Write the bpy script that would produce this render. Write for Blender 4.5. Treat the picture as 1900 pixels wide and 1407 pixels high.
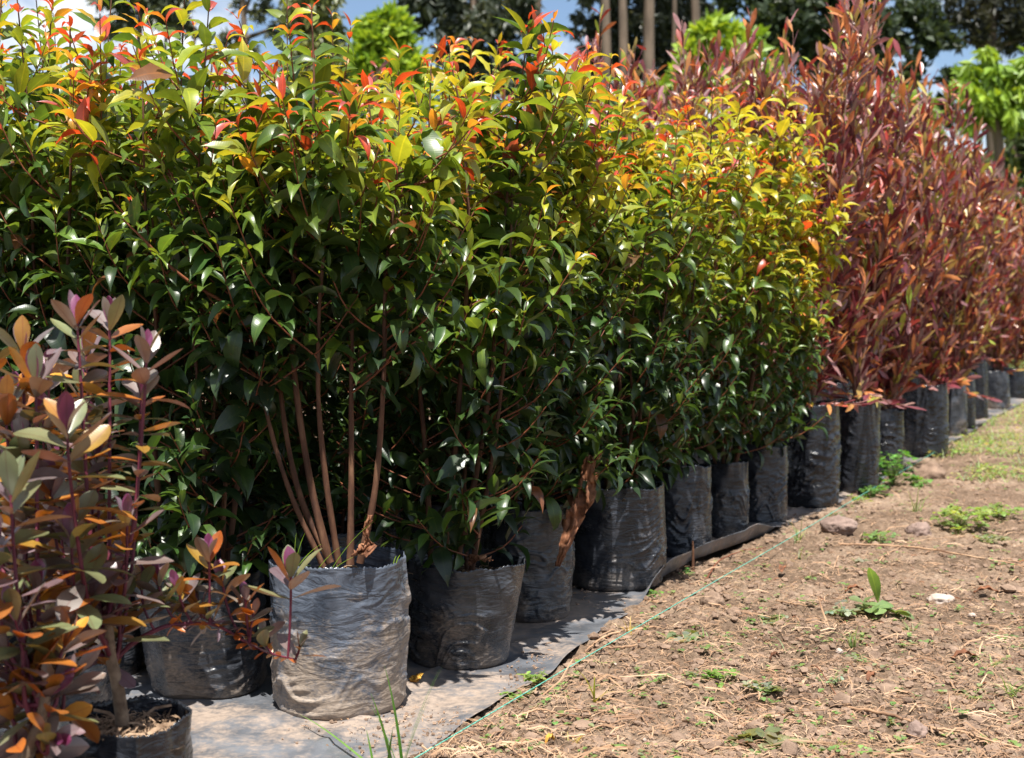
import bpy, math, random
import numpy as np
from math import sin, cos, pi, radians, sqrt, atan2
from mathutils import Vector, Matrix
from mathutils.bvhtree import BVHTree

for o in list(bpy.data.objects):
    bpy.data.objects.remove(o)
SC = bpy.context.scene
COL = SC.collection
rnd = random.Random(7)

# ------------------------------------------------------------------ camera
F = 2640.0                     # focal length in photo pixels (50 mm on 36 mm)
CH = 0.80
PITCH = math.atan(123.0 / F)
cam_d = bpy.data.cameras.new('camera')
cam = bpy.data.objects.new('camera', cam_d)
COL.objects.link(cam)
cam.location = (0, 0, CH)
cam.rotation_euler = (pi / 2 - PITCH, 0, 0)
cam_d.sensor_width = 36
cam_d.lens = 36 * F / 1900
cam_d.clip_start = 0.05
cam_d.clip_end = 2000
cam_d.dof.use_dof = True
cam_d.dof.focus_distance = 3.0
cam_d.dof.aperture_fstop = 6.3
SC.camera = cam

# ------------------------------------------------------------------ light
SUN_AZ = Vector((0.04, -1.0)).normalized()
SUN_EL = radians(71)
sun_dir = Vector((SUN_AZ.x * cos(SUN_EL), SUN_AZ.y * cos(SUN_EL), sin(SUN_EL)))
sl = bpy.data.lights.new('sun', 'SUN')
sl.energy = 5.0
sl.angle = radians(0.53)
sl.color = (1.0, 0.955, 0.88)
so = bpy.data.objects.new('sun', sl)
COL.objects.link(so)
so.rotation_euler = sun_dir.to_track_quat('Z', 'Y').to_euler()
so.location = (0, 0, 20)

world = bpy.data.worlds.new('World')
SC.world = world
world.use_nodes = True
wn, wl = world.node_tree.nodes, world.node_tree.links
wn.clear()
w_out = wn.new('ShaderNodeOutputWorld')
sky = wn.new('ShaderNodeTexSky')
sky.sky_type = 'NISHITA'
sky.sun_disc = False
sky.sun_elevation = SUN_EL
sky.sun_rotation = atan2(SUN_AZ.x, SUN_AZ.y)
sky.altitude = 1500
bg1 = wn.new('ShaderNodeBackground')
bg1.inputs['Strength'].default_value = 0.068
wl.new(sky.outputs[0], bg1.inputs['Color'])
bg2 = wn.new('ShaderNodeBackground')
bg2.inputs['Color'].default_value = (0.93, 0.96, 1.0, 1)
bg2.inputs['Strength'].default_value = 0.55
tc = wn.new('ShaderNodeTexCoord')
mp = wn.new('ShaderNodeMapping')
mp.inputs['Scale'].default_value = (1, 1, 1.7)
mp.inputs['Location'].default_value = (0.35, 0.2, 0.1)
nz = wn.new('ShaderNodeTexNoise')
nz.inputs['Scale'].default_value = 5.0
nz.inputs['Detail'].default_value = 8
nz.inputs['Roughness'].default_value = 0.58
rp = wn.new('ShaderNodeValToRGB')
rp.color_ramp.elements[0].position = 0.47
rp.color_ramp.elements[1].position = 0.60
mx = wn.new('ShaderNodeMixShader')
wl.new(tc.outputs['Generated'], mp.inputs[0])
wl.new(mp.outputs[0], nz.inputs['Vector'])
wl.new(nz.outputs['Fac'], rp.inputs[0])
wl.new(rp.outputs[0], mx.inputs[0])
wl.new(bg1.outputs[0], mx.inputs[1])
wl.new(bg2.outputs[0], mx.inputs[2])
wl.new(mx.outputs[0], w_out.inputs[0])

SC.view_settings.view_transform = 'Standard'
SC.view_settings.look = 'None'
SC.view_settings.gamma = 1
SC.view_settings.exposure = 1.12
SC.cycles.max_bounces = 6
SC.cycles.transmission_bounces = 3
SC.cycles.transparent_max_bounces = 4

# ------------------------------------------------------------------ geometry of the place
def ray(px, py):
    a = (px - 950) / F
    b = (703.5 - py) / F
    return Vector((a, cos(PITCH) + b * sin(PITCH), -sin(PITCH) + b * cos(PITCH)))

def ground(px, py, z=0.0):
    d = ray(px, py)
    t = (z - CH) / d.z
    return Vector((d.x * t, d.y * t, z))

def at(px, py, Y):
    d = ray(px, py)
    t = Y / d.y
    return Vector((d.x * t, Y, CH + d.z * t))

RU = Vector((0.444, 0.896)).normalized()      # along the rows
RV = Vector((-RU.y, RU.x))                     # into the block of plants
O2 = ground(630, 1345).xy

def uv_of(p):
    q = Vector((p[0], p[1])) - O2
    return q.dot(RU), q.dot(RV)

def xy_of(u, v):
    q = O2 + RU * u + RV * v
    return q.x, q.y

# ------------------------------------------------------------------ noise
def _h3(i, j, k, s):
    n = np.sin(i * 127.1 + j * 311.7 + k * 74.7 + s * 19.19) * 43758.5453
    return n - np.floor(n)

def vnoise(x, y, z=0.0, s=0):
    x, y, z = np.broadcast_arrays(np.asarray(x, float), np.asarray(y, float), np.asarray(z, float))
    xi, yi, zi = np.floor(x), np.floor(y), np.floor(z)
    fx, fy, fz = x - xi, y - yi, z - zi
    fx, fy, fz = [t * t * (3 - 2 * t) for t in (fx, fy, fz)]
    r = 0
    for a in (0, 1):
        for b in (0, 1):
            for c in (0, 1):
                w = (fx if a else 1 - fx) * (fy if b else 1 - fy) * (fz if c else 1 - fz)
                r = r + w * _h3(xi + a, yi + b, zi + c, s)
    return r * 2 - 1

def fbm(x, y, z=0.0, s=0, o=4, g=0.5):
    r, a, t = 0, 1.0, 0
    for i in range(o):
        r = r + a * vnoise(np.asarray(x) * 2 ** i, np.asarray(y) * 2 ** i, np.asarray(z) * 2 ** i, s + i)
        t += a
        a *= g
    return r / t

# ------------------------------------------------------------------ object helpers
def mesh_np(name, V, Fc, mat=None, smooth=True, col=None, uv=None):
    """V (n,3), Fc (m,k) equal-size faces -> mesh"""
    V = np.asarray(V, np.float32)
    Fc = np.asarray(Fc, np.int32)
    me = bpy.data.meshes.new(name)
    me.vertices.add(len(V))
    me.vertices.foreach_set('co', V.ravel())
    k = Fc.shape[1]
    me.loops.add(Fc.size)
    me.loops.foreach_set('vertex_index', Fc.ravel())
    me.polygons.add(len(Fc))
    me.polygons.foreach_set('loop_start', np.arange(0, Fc.size, k, dtype=np.int32))
    me.polygons.foreach_set('loop_total', np.full(len(Fc), k, np.int32))
    me.polygons.foreach_set('use_smooth', np.full(len(Fc), smooth, bool))
    if col is not None:
        ca = me.color_attributes.new('tint', 'FLOAT_COLOR', 'POINT')
        c4 = np.ones((len(V), 4), np.float32)
        c4[:, :3] = col
        ca.data.foreach_set('color', c4.ravel())
    if uv is not None:
        ul = me.uv_layers.new(name='UVMap')
        ul.data.foreach_set('uv', np.asarray(uv, np.float32)[Fc.ravel()].ravel())
    me.update(calc_edges=True)
    if mat:
        me.materials.append(mat)
    return me

def link(name, me, parent=None, loc=None):
    o = bpy.data.objects.new(name, me)
    COL.objects.link(o)
    if parent:
        o.parent = parent
    if loc is not None:
        o.location = loc
    return o

def tag(o, label, cat, group=None):
    o['label'] = label
    o['category'] = cat
    if group:
        o['group'] = group
    return o

def thing(name, label, cat, loc, group=None):
    o = bpy.data.objects.new(name, None)
    COL.objects.link(o)
    o.location = loc
    o.empty_display_size = 0.1
    return tag(o, label, cat, group)

def quads_grid(nr, nc, wrap=False):
    r = np.arange(nr - 1)[:, None]
    c = np.arange(nc if wrap else nc - 1)[None, :]
    c2 = (c + 1) % nc
    return np.stack([r * nc + c, r * nc + c2, (r + 1) * nc + c2, (r + 1) * nc + c], -1).reshape(-1, 4)

class Tubes:
    def __init__(self, sides=6):
        self.V, self.Fc, self.n, self.s = [], [], 0, sides

    def add(self, pts, radii):
        s = self.s
        P = np.array([tuple(p) for p in pts], float)
        T = np.gradient(P, axis=0)
        T /= np.linalg.norm(T, axis=1)[:, None] + 1e-9
        ref = np.array([0.31, 0.95, 0.05])
        A = np.cross(T, ref)
        A /= np.linalg.norm(A, axis=1)[:, None] + 1e-9
        B = np.cross(T, A)
        th = np.arange(s) * 2 * pi / s
        R = np.asarray(radii, float)
        if R.ndim == 0:
            R = np.full(len(P), float(R))
        V = P[:, None, :] + R[:, None, None] * (A[:, None, :] * np.cos(th)[None, :, None] + B[:, None, :] * np.sin(th)[None, :, None])
        self.V.append(V.reshape(-1, 3))
        self.Fc.append(quads_grid(len(P), s, True) + self.n)
        self.n += len(P) * s

    def mesh(self, name, mat, origin=(0, 0, 0)):
        return mesh_np(name, np.concatenate(self.V) - np.array(origin), np.concatenate(self.Fc), mat)

def smooth_path(pts, n=14):
    P = [Vector(p) for p in pts]
    P = [P[0] * 2 - P[1]] + P + [P[-1] * 2 - P[-2]]
    out = []
    segs = len(P) - 3
    for i in range(n + 1):
        t = i / n * segs
        k = min(int(t), segs - 1)
        f = t - k
        a, b, c, d = P[k:k + 4]
        out.append(0.5 * ((2 * b) + (c - a) * f + (2 * a - 5 * b + 4 * c - d) * f * f + (3 * b - a - 3 * c + d) * f ** 3))
    return out

# ------------------------------------------------------------------ materials
def new_mat(name):
    m = bpy.data.materials.new(name)
    m.use_nodes = True
    m.node_tree.nodes.clear()
    return m, m.node_tree.nodes, m.node_tree.links

def nnode(N, t, **kw):
    n = N.new(t)
    for k, v in kw.items():
        if k in n.inputs:
            n.inputs[k].default_value = v
        else:
            setattr(n, k, v)
    return n

def ramp(N, stops):
    r = N.new('ShaderNodeValToRGB')
    e = r.color_ramp.elements
    while len(e) < len(stops):
        e.new(0.5)
    for el, (p, c) in zip(e, stops):
        el.position = p
        el.color = (*c, 1) if len(c) == 3 else c
    return r

def mixc(N, L, fac, a, b, mode='MIX'):
    m = N.new('ShaderNodeMix')
    m.data_type = 'RGBA'
    m.blend_type = mode
    for sock, v in ((m.inputs[0], fac), (m.inputs[6], a), (m.inputs[7], b)):
        if hasattr(v, 'is_linked'):
            L.new(v, sock)
        else:
            sock.default_value = v if isinstance(v, (int, float)) else (*v, 1)
    return m.outputs[2]

def leaf_mat(name, per_object, rough=0.32, trans=0.35, rib=(1.5, 1.35, 1.1), under=None, tboost=(1.9, 1.6, 0.8), spots=0.0, spec=0.65):
    m, N, L = new_mat(name)
    out = N.new('ShaderNodeOutputMaterial')
    if per_object:
        src = N.new('ShaderNodeObjectInfo').outputs['Color']
    else:
        a = N.new('ShaderNodeAttribute')
        a.attribute_name = 'tint'
        src = a.outputs['Color']
    tcn = N.new('ShaderNodeTexCoord')
    uvn = N.new('ShaderNodeUVMap')
    sep = N.new('ShaderNodeSeparateXYZ')
    L.new(uvn.outputs[0], sep.inputs[0])
    # midrib
    sub = nnode(N, 'ShaderNodeMath', operation='SUBTRACT')
    L.new(sep.outputs[0], sub.inputs[0])
    sub.inputs[1].default_value = 0.5
    ab = nnode(N, 'ShaderNodeMath', operation='ABSOLUTE')
    L.new(sub.outputs[0], ab.inputs[0])
    rr = ramp(N, [(0.0, (1, 1, 1)), (0.045, (0, 0, 0))])
    L.new(ab.outputs[0], rr.inputs[0])
    geo = N.new('ShaderNodeNewGeometry')
    nz = nnode(N, 'ShaderNodeTexNoise', Scale=28.0, Detail=3.0)
    L.new(geo.outputs['Position'], nz.inputs['Vector'])
    nr = ramp(N, [(0.3, (0.78, 0.78, 0.78)), (0.7, (1.22, 1.22, 1.22))])
    L.new(nz.outputs['Fac'], nr.inputs[0])
    c = mixc(N, L, 1.0, src, nr.outputs[0], 'MULTIPLY')
    rc = mixc(N, L, 1.0, c, rib, 'MULTIPLY')
    c = mixc(N, L, rr.outputs[0], c, rc)
    if spots:
        nz2 = nnode(N, 'ShaderNodeTexNoise', Scale=140.0, Detail=2.0)
        L.new(geo.outputs['Position'], nz2.inputs['Vector'])
        sr = ramp(N, [(0.66, (0, 0, 0)), (0.72, (spots, spots, spots))])
        L.new(nz2.outputs['Fac'], sr.inputs[0])
        c = mixc(N, L, sr.outputs[0], c, (0.25, 0.14, 0.06))
    top = c
    if under:
        uc = mixc(N, L, 0.4, c, under)
        c = mixc(N, L, geo.outputs['Backfacing'], c, uc)
    # side veins as fine relief
    wv = nnode(N, 'ShaderNodeTexWave', Scale=7.0, Distortion=1.5)
    wv.bands_direction = 'Y'
    L.new(uvn.outputs[0], wv.inputs['Vector'])
    addh = nnode(N, 'ShaderNodeMath', operation='ADD')
    ml = nnode(N, 'ShaderNodeMath', operation='MULTIPLY')
    ml.inputs[1].default_value = 0.07
    L.new(wv.outputs['Fac'], ml.inputs[0])
    L.new(ml.outputs[0], addh.inputs[0])
    L.new(ab.outputs[0], addh.inputs[1])
    bp = nnode(N, 'ShaderNodeBump', Strength=0.35, Distance=0.002)
    L.new(addh.outputs[0], bp.inputs['Height'])
    bs = nnode(N, 'ShaderNodeBsdfPrincipled', Roughness=rough)
    bs.inputs['Specular IOR Level'].default_value = spec
    L.new(c, bs.inputs['Base Color'])
    L.new(bp.outputs[0], bs.inputs['Normal'])
    tr = N.new('ShaderNodeBsdfTranslucent')
    L.new(mixc(N, L, 1.0, top, tboost, 'MULTIPLY'), tr.inputs['Color'])
    ms = N.new('ShaderNodeMixShader')
    ms.inputs[0].default_value = trans
    L.new(bs.outputs[0], ms.inputs[1])
    L.new(tr.outputs[0], ms.inputs[2])
    L.new(ms.outputs[0], out.inputs[0])
    return m

def noise_mat(name, stops, scale=20, detail=6, rough=0.8, bump=0.3, bdist=0.003, bscale=None, vec='Object', stretch=(1, 1, 1), spec=0.3, rstops=None):
    m, N, L = new_mat(name)
    out = N.new('ShaderNodeOutputMaterial')
    tcn = N.new('ShaderNodeTexCoord')
    mpn = N.new('ShaderNodeMapping')
    mpn.inputs['Scale'].default_value = stretch
    L.new(tcn.outputs[vec], mpn.inputs[0])
    n1 = nnode(N, 'ShaderNodeTexNoise', Scale=float(scale), Detail=float(detail), Roughness=0.6)
    L.new(mpn.outputs[0], n1.inputs['Vector'])
    r = ramp(N, stops)
    L.new(n1.outputs['Fac'], r.inputs[0])
    bs = nnode(N, 'ShaderNodeBsdfPrincipled', Roughness=rough)
    bs.inputs['Specular IOR Level'].default_value = spec
    L.new(r.outputs[0], bs.inputs['Base Color'])
    n2 = nnode(N, 'ShaderNodeTexNoise', Scale=float(bscale or scale * 3), Detail=5.0, Roughness=0.65)
    L.new(mpn.outputs[0], n2.inputs['Vector'])
    bp = nnode(N, 'ShaderNodeBump', Strength=bump, Distance=bdist)
    L.new(n2.outputs['Fac'], bp.inputs['Height'])
    L.new(bp.outputs[0], bs.inputs['Normal'])
    L.new(bs.outputs[0], out.inputs[0])
    return m

def plastic_mat(name, dust, tone=(0.30, 0.245, 0.2), base=(0.014, 0.016, 0.021), scale=9.0, low_bias=0.5, rough=0.27, height=0.3, zst=2.2, haze=0.035, bst=0.4):
    """black polythene with dried mud dust"""
    m, N, L = new_mat(name)
    out = N.new('ShaderNodeOutputMaterial')
    tcn = N.new('ShaderNodeTexCoord')
    oi = N.new('ShaderNodeObjectInfo')
    off = nnode(N, 'ShaderNodeVectorMath', operation='ADD')
    mulv = nnode(N, 'ShaderNodeVectorMath', operation='SCALE')
    L.new(oi.outputs['Random'], mulv.inputs['Scale'])
    mulv.inputs[0].default_value = (13, 7, 5)
    L.new(tcn.outputs['Object'], off.inputs[0])
    L.new(mulv.outputs[0], off.inputs[1])
    n1 = nnode(N, 'ShaderNodeTexNoise', Scale=scale, Detail=9.0, Roughness=0.62)
    L.new(off.outputs[0], n1.inputs['Vector'])
    n3 = nnode(N, 'ShaderNodeTexNoise', Scale=scale * 14, Detail=4.0, Roughness=0.7)
    mpn = N.new('ShaderNodeMapping')
    mpn.inputs['Scale'].default_value = (1, 1, 2.4)
    L.new(off.outputs[0], mpn.inputs[0])
    L.new(mpn.outputs[0], n3.inputs['Vector'])
    sep = N.new('ShaderNodeSeparateXYZ')
    L.new(tcn.outputs['Object'], sep.inputs[0])
    mr = nnode(N, 'ShaderNodeMapRange')
    mr.inputs['From Min'].default_value = 0.0
    mr.inputs['From Max'].default_value = height
    mr.inputs['To Min'].default_value = 0.16 * low_bias
    mr.inputs['To Max'].default_value = -0.16 * low_bias
    L.new(sep.outputs[2], mr.inputs[0])
    a1 = nnode(N, 'ShaderNodeMath', operation='ADD')
    L.new(n1.outputs['Fac'], a1.inputs[0])
    L.new(mr.outputs[0], a1.inputs[1])
    a2 = nnode(N, 'ShaderNodeMath', operation='MULTIPLY_ADD')
    L.new(n3.outputs['Fac'], a2.inputs[0])
    a2.inputs[1].default_value = 0.35
    L.new(a1.outputs[0], a2.inputs[2])
    r = ramp(N, [(0.86 - dust * 0.42, (0, 0, 0)), (1.02 - dust * 0.42, (1, 1, 1))])
    L.new(a2.outputs[0], r.inputs[0])
    hz = nnode(N, 'ShaderNodeTexNoise', Scale=scale * 2.3, Detail=5.0, Roughness=0.6)
    L.new(off.outputs[0], hz.inputs['Vector'])
    hr = ramp(N, [(0.35, tuple(min(1, b * 1.0) for b in base)), (0.7, tuple(b * 2.2 + haze for b in base))])
    L.new(hz.outputs['Fac'], hr.inputs[0])
    tn = ramp(N, [(0.3, tuple(t * 0.6 for t in tone)), (0.7, tone)])
    L.new(n3.outputs['Fac'], tn.inputs[0])
    c = mixc(N, L, r.outputs[0], hr.outputs[0], tn.outputs[0])
    ro = nnode(N, 'ShaderNodeMapRange')
    ro.inputs['To Min'].default_value = rough
    ro.inputs['To Max'].default_value = rough + 0.32
    L.new(r.outputs[0], ro.inputs[0])
    bs = nnode(N, 'ShaderNodeBsdfPrincipled')
    L.new(c, bs.inputs['Base Color'])
    L.new(ro.outputs[0], bs.inputs['Roughness'])
    # fine crinkle
    wn_ = nnode(N, 'ShaderNodeTexNoise', Scale=scale * 1.7, Detail=4.0, Roughness=0.5)
    wn_.inputs['Distortion'].default_value = 1.6
    mp2 = N.new('ShaderNodeMapping')
    mp2.inputs['Scale'].default_value = (1, 1, zst)
    L.new(off.outputs[0], mp2.inputs[0])
    L.new(mp2.outputs[0], wn_.inputs['Vector'])
    bp = nnode(N, 'ShaderNodeBump', Strength=bst, Distance=0.016)
    L.new(wn_.outputs['Fac'], bp.inputs['Height'])
    L.new(bp.outputs[0], bs.inputs['Normal'])
    L.new(bs.outputs[0], out.inputs[0])
    return m

M_leafO = leaf_mat('glossy_leaf', True, 0.36, 0.36, spots=0.25)
M_leafT = leaf_mat('glossy_leaf_mass', False, 0.36, 0.36)
M_redO = leaf_mat('narrow_red_leaf', True, 0.32, 0.24, rib=(1.3, 1.1, 1.0), tboost=(1.35, 1.0, 0.95), spec=0.5)
M_redT = leaf_mat('narrow_red_leaf_mass', False, 0.32, 0.24, rib=(1.3, 1.1, 1.0), tboost=(1.35, 1.0, 0.95), spec=0.5)
M_hebO = leaf_mat('fleshy_purple_leaf', True, 0.38, 0.14, rib=(0.8, 0.6, 0.6), tboost=(1.9, 0.9, 0.25), spots=0.4, spec=1.0)
M_tree = leaf_mat('tree_foliage', False, 0.45, 0.3)
M_weedO = leaf_mat('weed_leaf', False, 0.5, 0.4)
M_bark = noise_mat('reddish_bark', [(0.3, (0.03, 0.012, 0.008)), (0.52, (0.095, 0.042, 0.022)), (0.75, (0.19, 0.10, 0.055))], 45, 6, 0.75, 0.6, 0.002, 160, stretch=(1, 1, 0.25))
M_twig = noise_mat('red_twig', [(0.3, (0.10, 0.028, 0.016)), (0.7, (0.24, 0.085, 0.04))], 40, 3, 0.5, 0.2)
M_ptwig = noise_mat('purple_twig', [(0.3, (0.07, 0.012, 0.025)), (0.7, (0.16, 0.03, 0.05))], 30, 3, 0.45, 0.2)
M_htrunk = noise_mat('pale_bark', [(0.3, (0.09, 0.06, 0.04)), (0.7, (0.26, 0.19, 0.13))], 60, 5, 0.8, 0.5, 0.002)
M_rtwig = noise_mat('tan_twig', [(0.3, (0.10, 0.05, 0.045)), (0.7, (0.34, 0.2, 0.14))], 25, 3, 0.6, 0.2)
M_trunk = noise_mat('eucalypt_bark', [(0.35, (0.05, 0.036, 0.028)), (0.65, (0.20, 0.145, 0.11))], 3, 5, 0.85, 0.5, 0.02, stretch=(1, 1, 0.2))
M_soil = noise_mat('potting_soil', [(0.3, (0.022, 0.014, 0.009)), (0.7, (0.09, 0.058, 0.038))], 60, 6, 0.9, 0.9, 0.006, 120)
M_chip = noise_mat('wood_chips', [(0.3, (0.12, 0.07, 0.04)), (0.7, (0.42, 0.29, 0.19))], 45, 3, 0.8, 0.3)
M_straw = noise_mat('dry_straw', [(0.25, (0.16, 0.085, 0.05)), (0.5, (0.36, 0.22, 0.13)), (0.75, (0.55, 0.39, 0.26))], 9, 2, 0.7, 0.2)
M_clod = noise_mat('earth_clod', [(0.3, (0.13, 0.085, 0.06)), (0.7, (0.31, 0.215, 0.155))], 25, 5, 0.95, 0.8, 0.006, 90)
M_stone = noise_mat('stone', [(0.3, (0.13, 0.09, 0.075)), (0.7, (0.30, 0.215, 0.18))], 20, 5, 0.9, 0.7, 0.006, 60)
M_pale = noise_mat('pale_stone', [(0.3, (0.30, 0.23, 0.19)), (0.7, (0.50, 0.42, 0.36))], 20, 4, 0.9, 0.5)
M_dry = noise_mat('dried_leaf', [(0.3, (0.05, 0.02, 0.01)), (0.55, (0.19, 0.075, 0.035)), (0.8, (0.42, 0.22, 0.12))], 38, 5, 0.7, 0.7, 0.004, 90)
M_yellow = noise_mat('yellowed_leaf', [(0.3, (0.32, 0.13, 0.02)), (0.7, (0.62, 0.36, 0.06))], 30, 3, 0.5, 0.3)
M_cord = noise_mat('green_cord', [(0.3, (0.05, 0.24, 0.18)), (0.7, (0.16, 0.48, 0.38))], 90, 3, 0.6, 0.5, 0.001, 300)
BAG = {
    'dusty': plastic_mat('dusty_polythene', 0.52, (0.30, 0.24, 0.19), (0.028, 0.036, 0.052), 7.0, 0.8, haze=0.05, bst=0.45, zst=3.0),
    'mud': plastic_mat('muddy_polythene', 0.32, (0.19, 0.15, 0.12), (0.012, 0.014, 0.019), 7.5, 0.9, haze=0.03, bst=0.35, zst=4.0),
    'grey': plastic_mat('greyed_polythene', 0.30, (0.15, 0.13, 0.118), (0.010, 0.012, 0.017), 8.0, 0.5, haze=0.02, bst=0.35, zst=4.0),
    'clean': plastic_mat('glossy_polythene', 0.0, (0.16, 0.14, 0.13), (0.008, 0.009, 0.012), 8.0, 0.6, 0.2, 0.42, haze=0.005, bst=0.4, zst=3.5),
}
M_mat = plastic_mat('dusty_ground_sheet', 0.55, (0.30, 0.235, 0.19), (0.055, 0.059, 0.068), 3.4, 0.0, 0.42, zst=1.0)

# ------------------------------------------------------------------ ground sheet and mat
edge_px = [(400, 1640), (640, 1490), (780, 1407), (870, 1346), (930, 1312), (1000, 1272), (1022, 1262), (1052, 1228), (1078, 1204),
           (1128, 1168), (1190, 1122), (1245, 1076), (1300, 1047), (1380, 1017), (1450, 986), (1500, 964), (1545, 940),
           (1600, 908), (1700, 862), (1760, 828), (1850, 775), (1900, 748)]
E = sorted(uv_of(ground(*p)) for p in edge_px)
EU = np.array([e[0] for e in E])
EV = np.array([e[1] for e in E])
def v_edge(u):
    return np.interp(u, EU, EV)

def ground_h(x, y):
    d = np.sqrt(x * x + y * y)
    q = x - O2.x, y - O2.y
    u = q[0] * RU.x + q[1] * RU.y
    v = q[0] * RV.x + q[1] * RV.y
    s = v - v_edge(u)
    h = 0.018 * fbm(x * 2.2, y * 2.2, 0, 3, 3) + 0.012 * fbm(x * 9, y * 9, 0, 5, 4, 0.6)
    n = fbm(x * 24, y * 24, 0, 9, 3, 0.6)
    h = h + 0.020 * np.maximum(n, 0) + 0.007 * vnoise(x * 75, y * 75, 0, 12) - 0.006 * np.maximum(-vnoise(x * 34, y * 34, 0, 22), 0)
    h = h * np.clip(1.6 - d / 14, 0.25, 1)
    under = np.clip((s - 0.005) / 0.06, 0, 1)
    return h * (1 - under) + under * (-0.03) + 0.004 * (1 - under)

def build_ground():
    a_front = np.linspace(-36, 36, 430)
    a_rest = np.linspace(36, 324, 60)[1:-1]
    ang = np.radians(np.concatenate([a_front, a_rest]))
    r = np.concatenate([[0.2, 0.6, 1.0, 1.4], np.geomspace(1.7, 16, 430), np.geomspace(17, 900, 30)])
    R, A = np.meshgrid(r, ang, indexing='ij')
    X, Y = R * np.sin(A), R * np.cos(A)
    Z = ground_h(X, Y)
    V = np.stack([X, Y, Z], -1).reshape(-1, 3)
    Fc = quads_grid(len(r), len(ang), True)[:, ::-1]
    m, N, L = new_mat('bare_earth')
    out = N.new('ShaderNodeOutputMaterial')
    tcn = N.new('ShaderNodeTexCoord')
    n1 = nnode(N, 'ShaderNodeTexNoise', Scale=2.2, Detail=10.0, Roughness=0.72)
    L.new(tcn.outputs['Object'], n1.inputs['Vector'])
    r1 = ramp(N, [(0.32, (0.095, 0.064, 0.045)), (0.5, (0.225, 0.158, 0.112)), (0.68, (0.41, 0.31, 0.235))])
    L.new(n1.outputs['Fac'], r1.inputs[0])
    n2 = nnode(N, 'ShaderNodeTexNoise', Scale=70.0, Detail=6.0, Roughness=0.7)
    L.new(tcn.outputs['Object'], n2.inputs['Vector'])
    r2 = ramp(N, [(0.34, (0.42, 0.38, 0.34)), (0.62, (1.3, 1.28, 1.25))])
    L.new(n2.outputs['Fac'], r2.inputs[0])
    c = mixc(N, L, 0.85, r1.outputs[0], r2.outputs[0], 'MULTIPLY')
    n4 = nnode(N, 'ShaderNodeTexNoise', Scale=0.35, Detail=5.0)
    L.new(tcn.outputs['Object'], n4.inputs['Vector'])
    # far pasture turns to grass
    gd = N.new('ShaderNodeVectorMath')
    gd.operation = 'LENGTH'
    L.new(tcn.outputs['Object'], gd.inputs[0])
    mr = nnode(N, 'ShaderNodeMapRange')
    mr.inputs['From Min'].default_value = 13
    mr.inputs['From Max'].default_value = 22
    L.new(gd.outputs['Value'], mr.inputs[0])
    c = mixc(N, L, mr.outputs[0], c, (0.10, 0.13, 0.035))
    bs = nnode(N, 'ShaderNodeBsdfPrincipled', Roughness=0.95)
    bs.inputs['Specular IOR Level'].default_value = 0.15
    L.new(c, bs.inputs['Base Color'])
    n3 = nnode(N, 'ShaderNodeTexNoise', Scale=110.0, Detail=8.0, Roughness=0.7)
    L.new(tcn.outputs['Object'], n3.inputs['Vector'])
    bp = nnode(N, 'ShaderNodeBump', Strength=1.0, Distance=0.014)
    L.new(n3.outputs['Fac'], bp.inputs['Height'])
    L.new(bp.outputs[0], bs.inputs['Normal'])
    L.new(bs.outputs[0], out.inputs[0])
    o = link('ground', mesh_np('ground', V, Fc, m))
    o['kind'] = 'structure'
build_ground()

def build_mat():
    us = np.linspace(-2.2, 11.5, 520)
    s_in = np.concatenate([[0.0, 0.003, 0.007, 0.012, 0.02, 0.035, 0.055], np.linspace(0.08, 0.9, 46), np.linspace(1.0, 3.2, 14)])
    U, S = np.meshgrid(us, s_in, indexing='ij')
    ve = v_edge(U) + 0.012 * fbm(U * 5, 0 * U, 0, 21, 3) * np.clip(1 - S / 0.3, 0, 1)
    X = O2.x + RU.x * U + RV.x * (ve + S)
    Y = O2.y + RU.y * U + RV.y * (ve + S)
    u0 = uv_of(ground(1185, 1122))[0]
    u1 = uv_of(ground(1455, 984))[0]
    wall = np.clip((U - u0) / 0.25, 0, 1) * np.clip((u1 - U) / 0.3, 0, 1)
    low = 0.006 + 0.007 * vnoise(U * 3.1, 0 * U, 0, 5)
    H = low + (0.052 + 0.006 * vnoise(U * 6, 0 * U, 0, 8)) * wall
    curl = H * np.where(wall > 0.3, np.clip(1 - S / (0.022), 0, 1) ** 0.8, np.clip(1 - S / 0.07, 0, 1) ** 1.5)
    Z = 0.004 + 0.006 * fbm(X * 5, Y * 5, 0, 31, 4) + 0.010 * np.clip(1 - 5 * np.abs(fbm(U * 1.6 + S * 2, S * 7 - U, 0, 35, 2)), 0, 1) * np.clip(S / 0.05, 0, 1) + curl
    V = np.stack([X, Y, Z], -1).reshape(-1, 3)
    o = link('ground_sheet', mesh_np('ground_sheet', V, quads_grid(len(us), len(s_in)), M_mat))
    tag(o, 'dusty grey plastic ground sheet spread under the potted plants, edge curling up beside the dirt', 'plastic sheet')
    md = o.modifiers.new('thickness', 'SOLIDIFY')
    md.thickness = 0.0012
build_mat()

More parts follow.
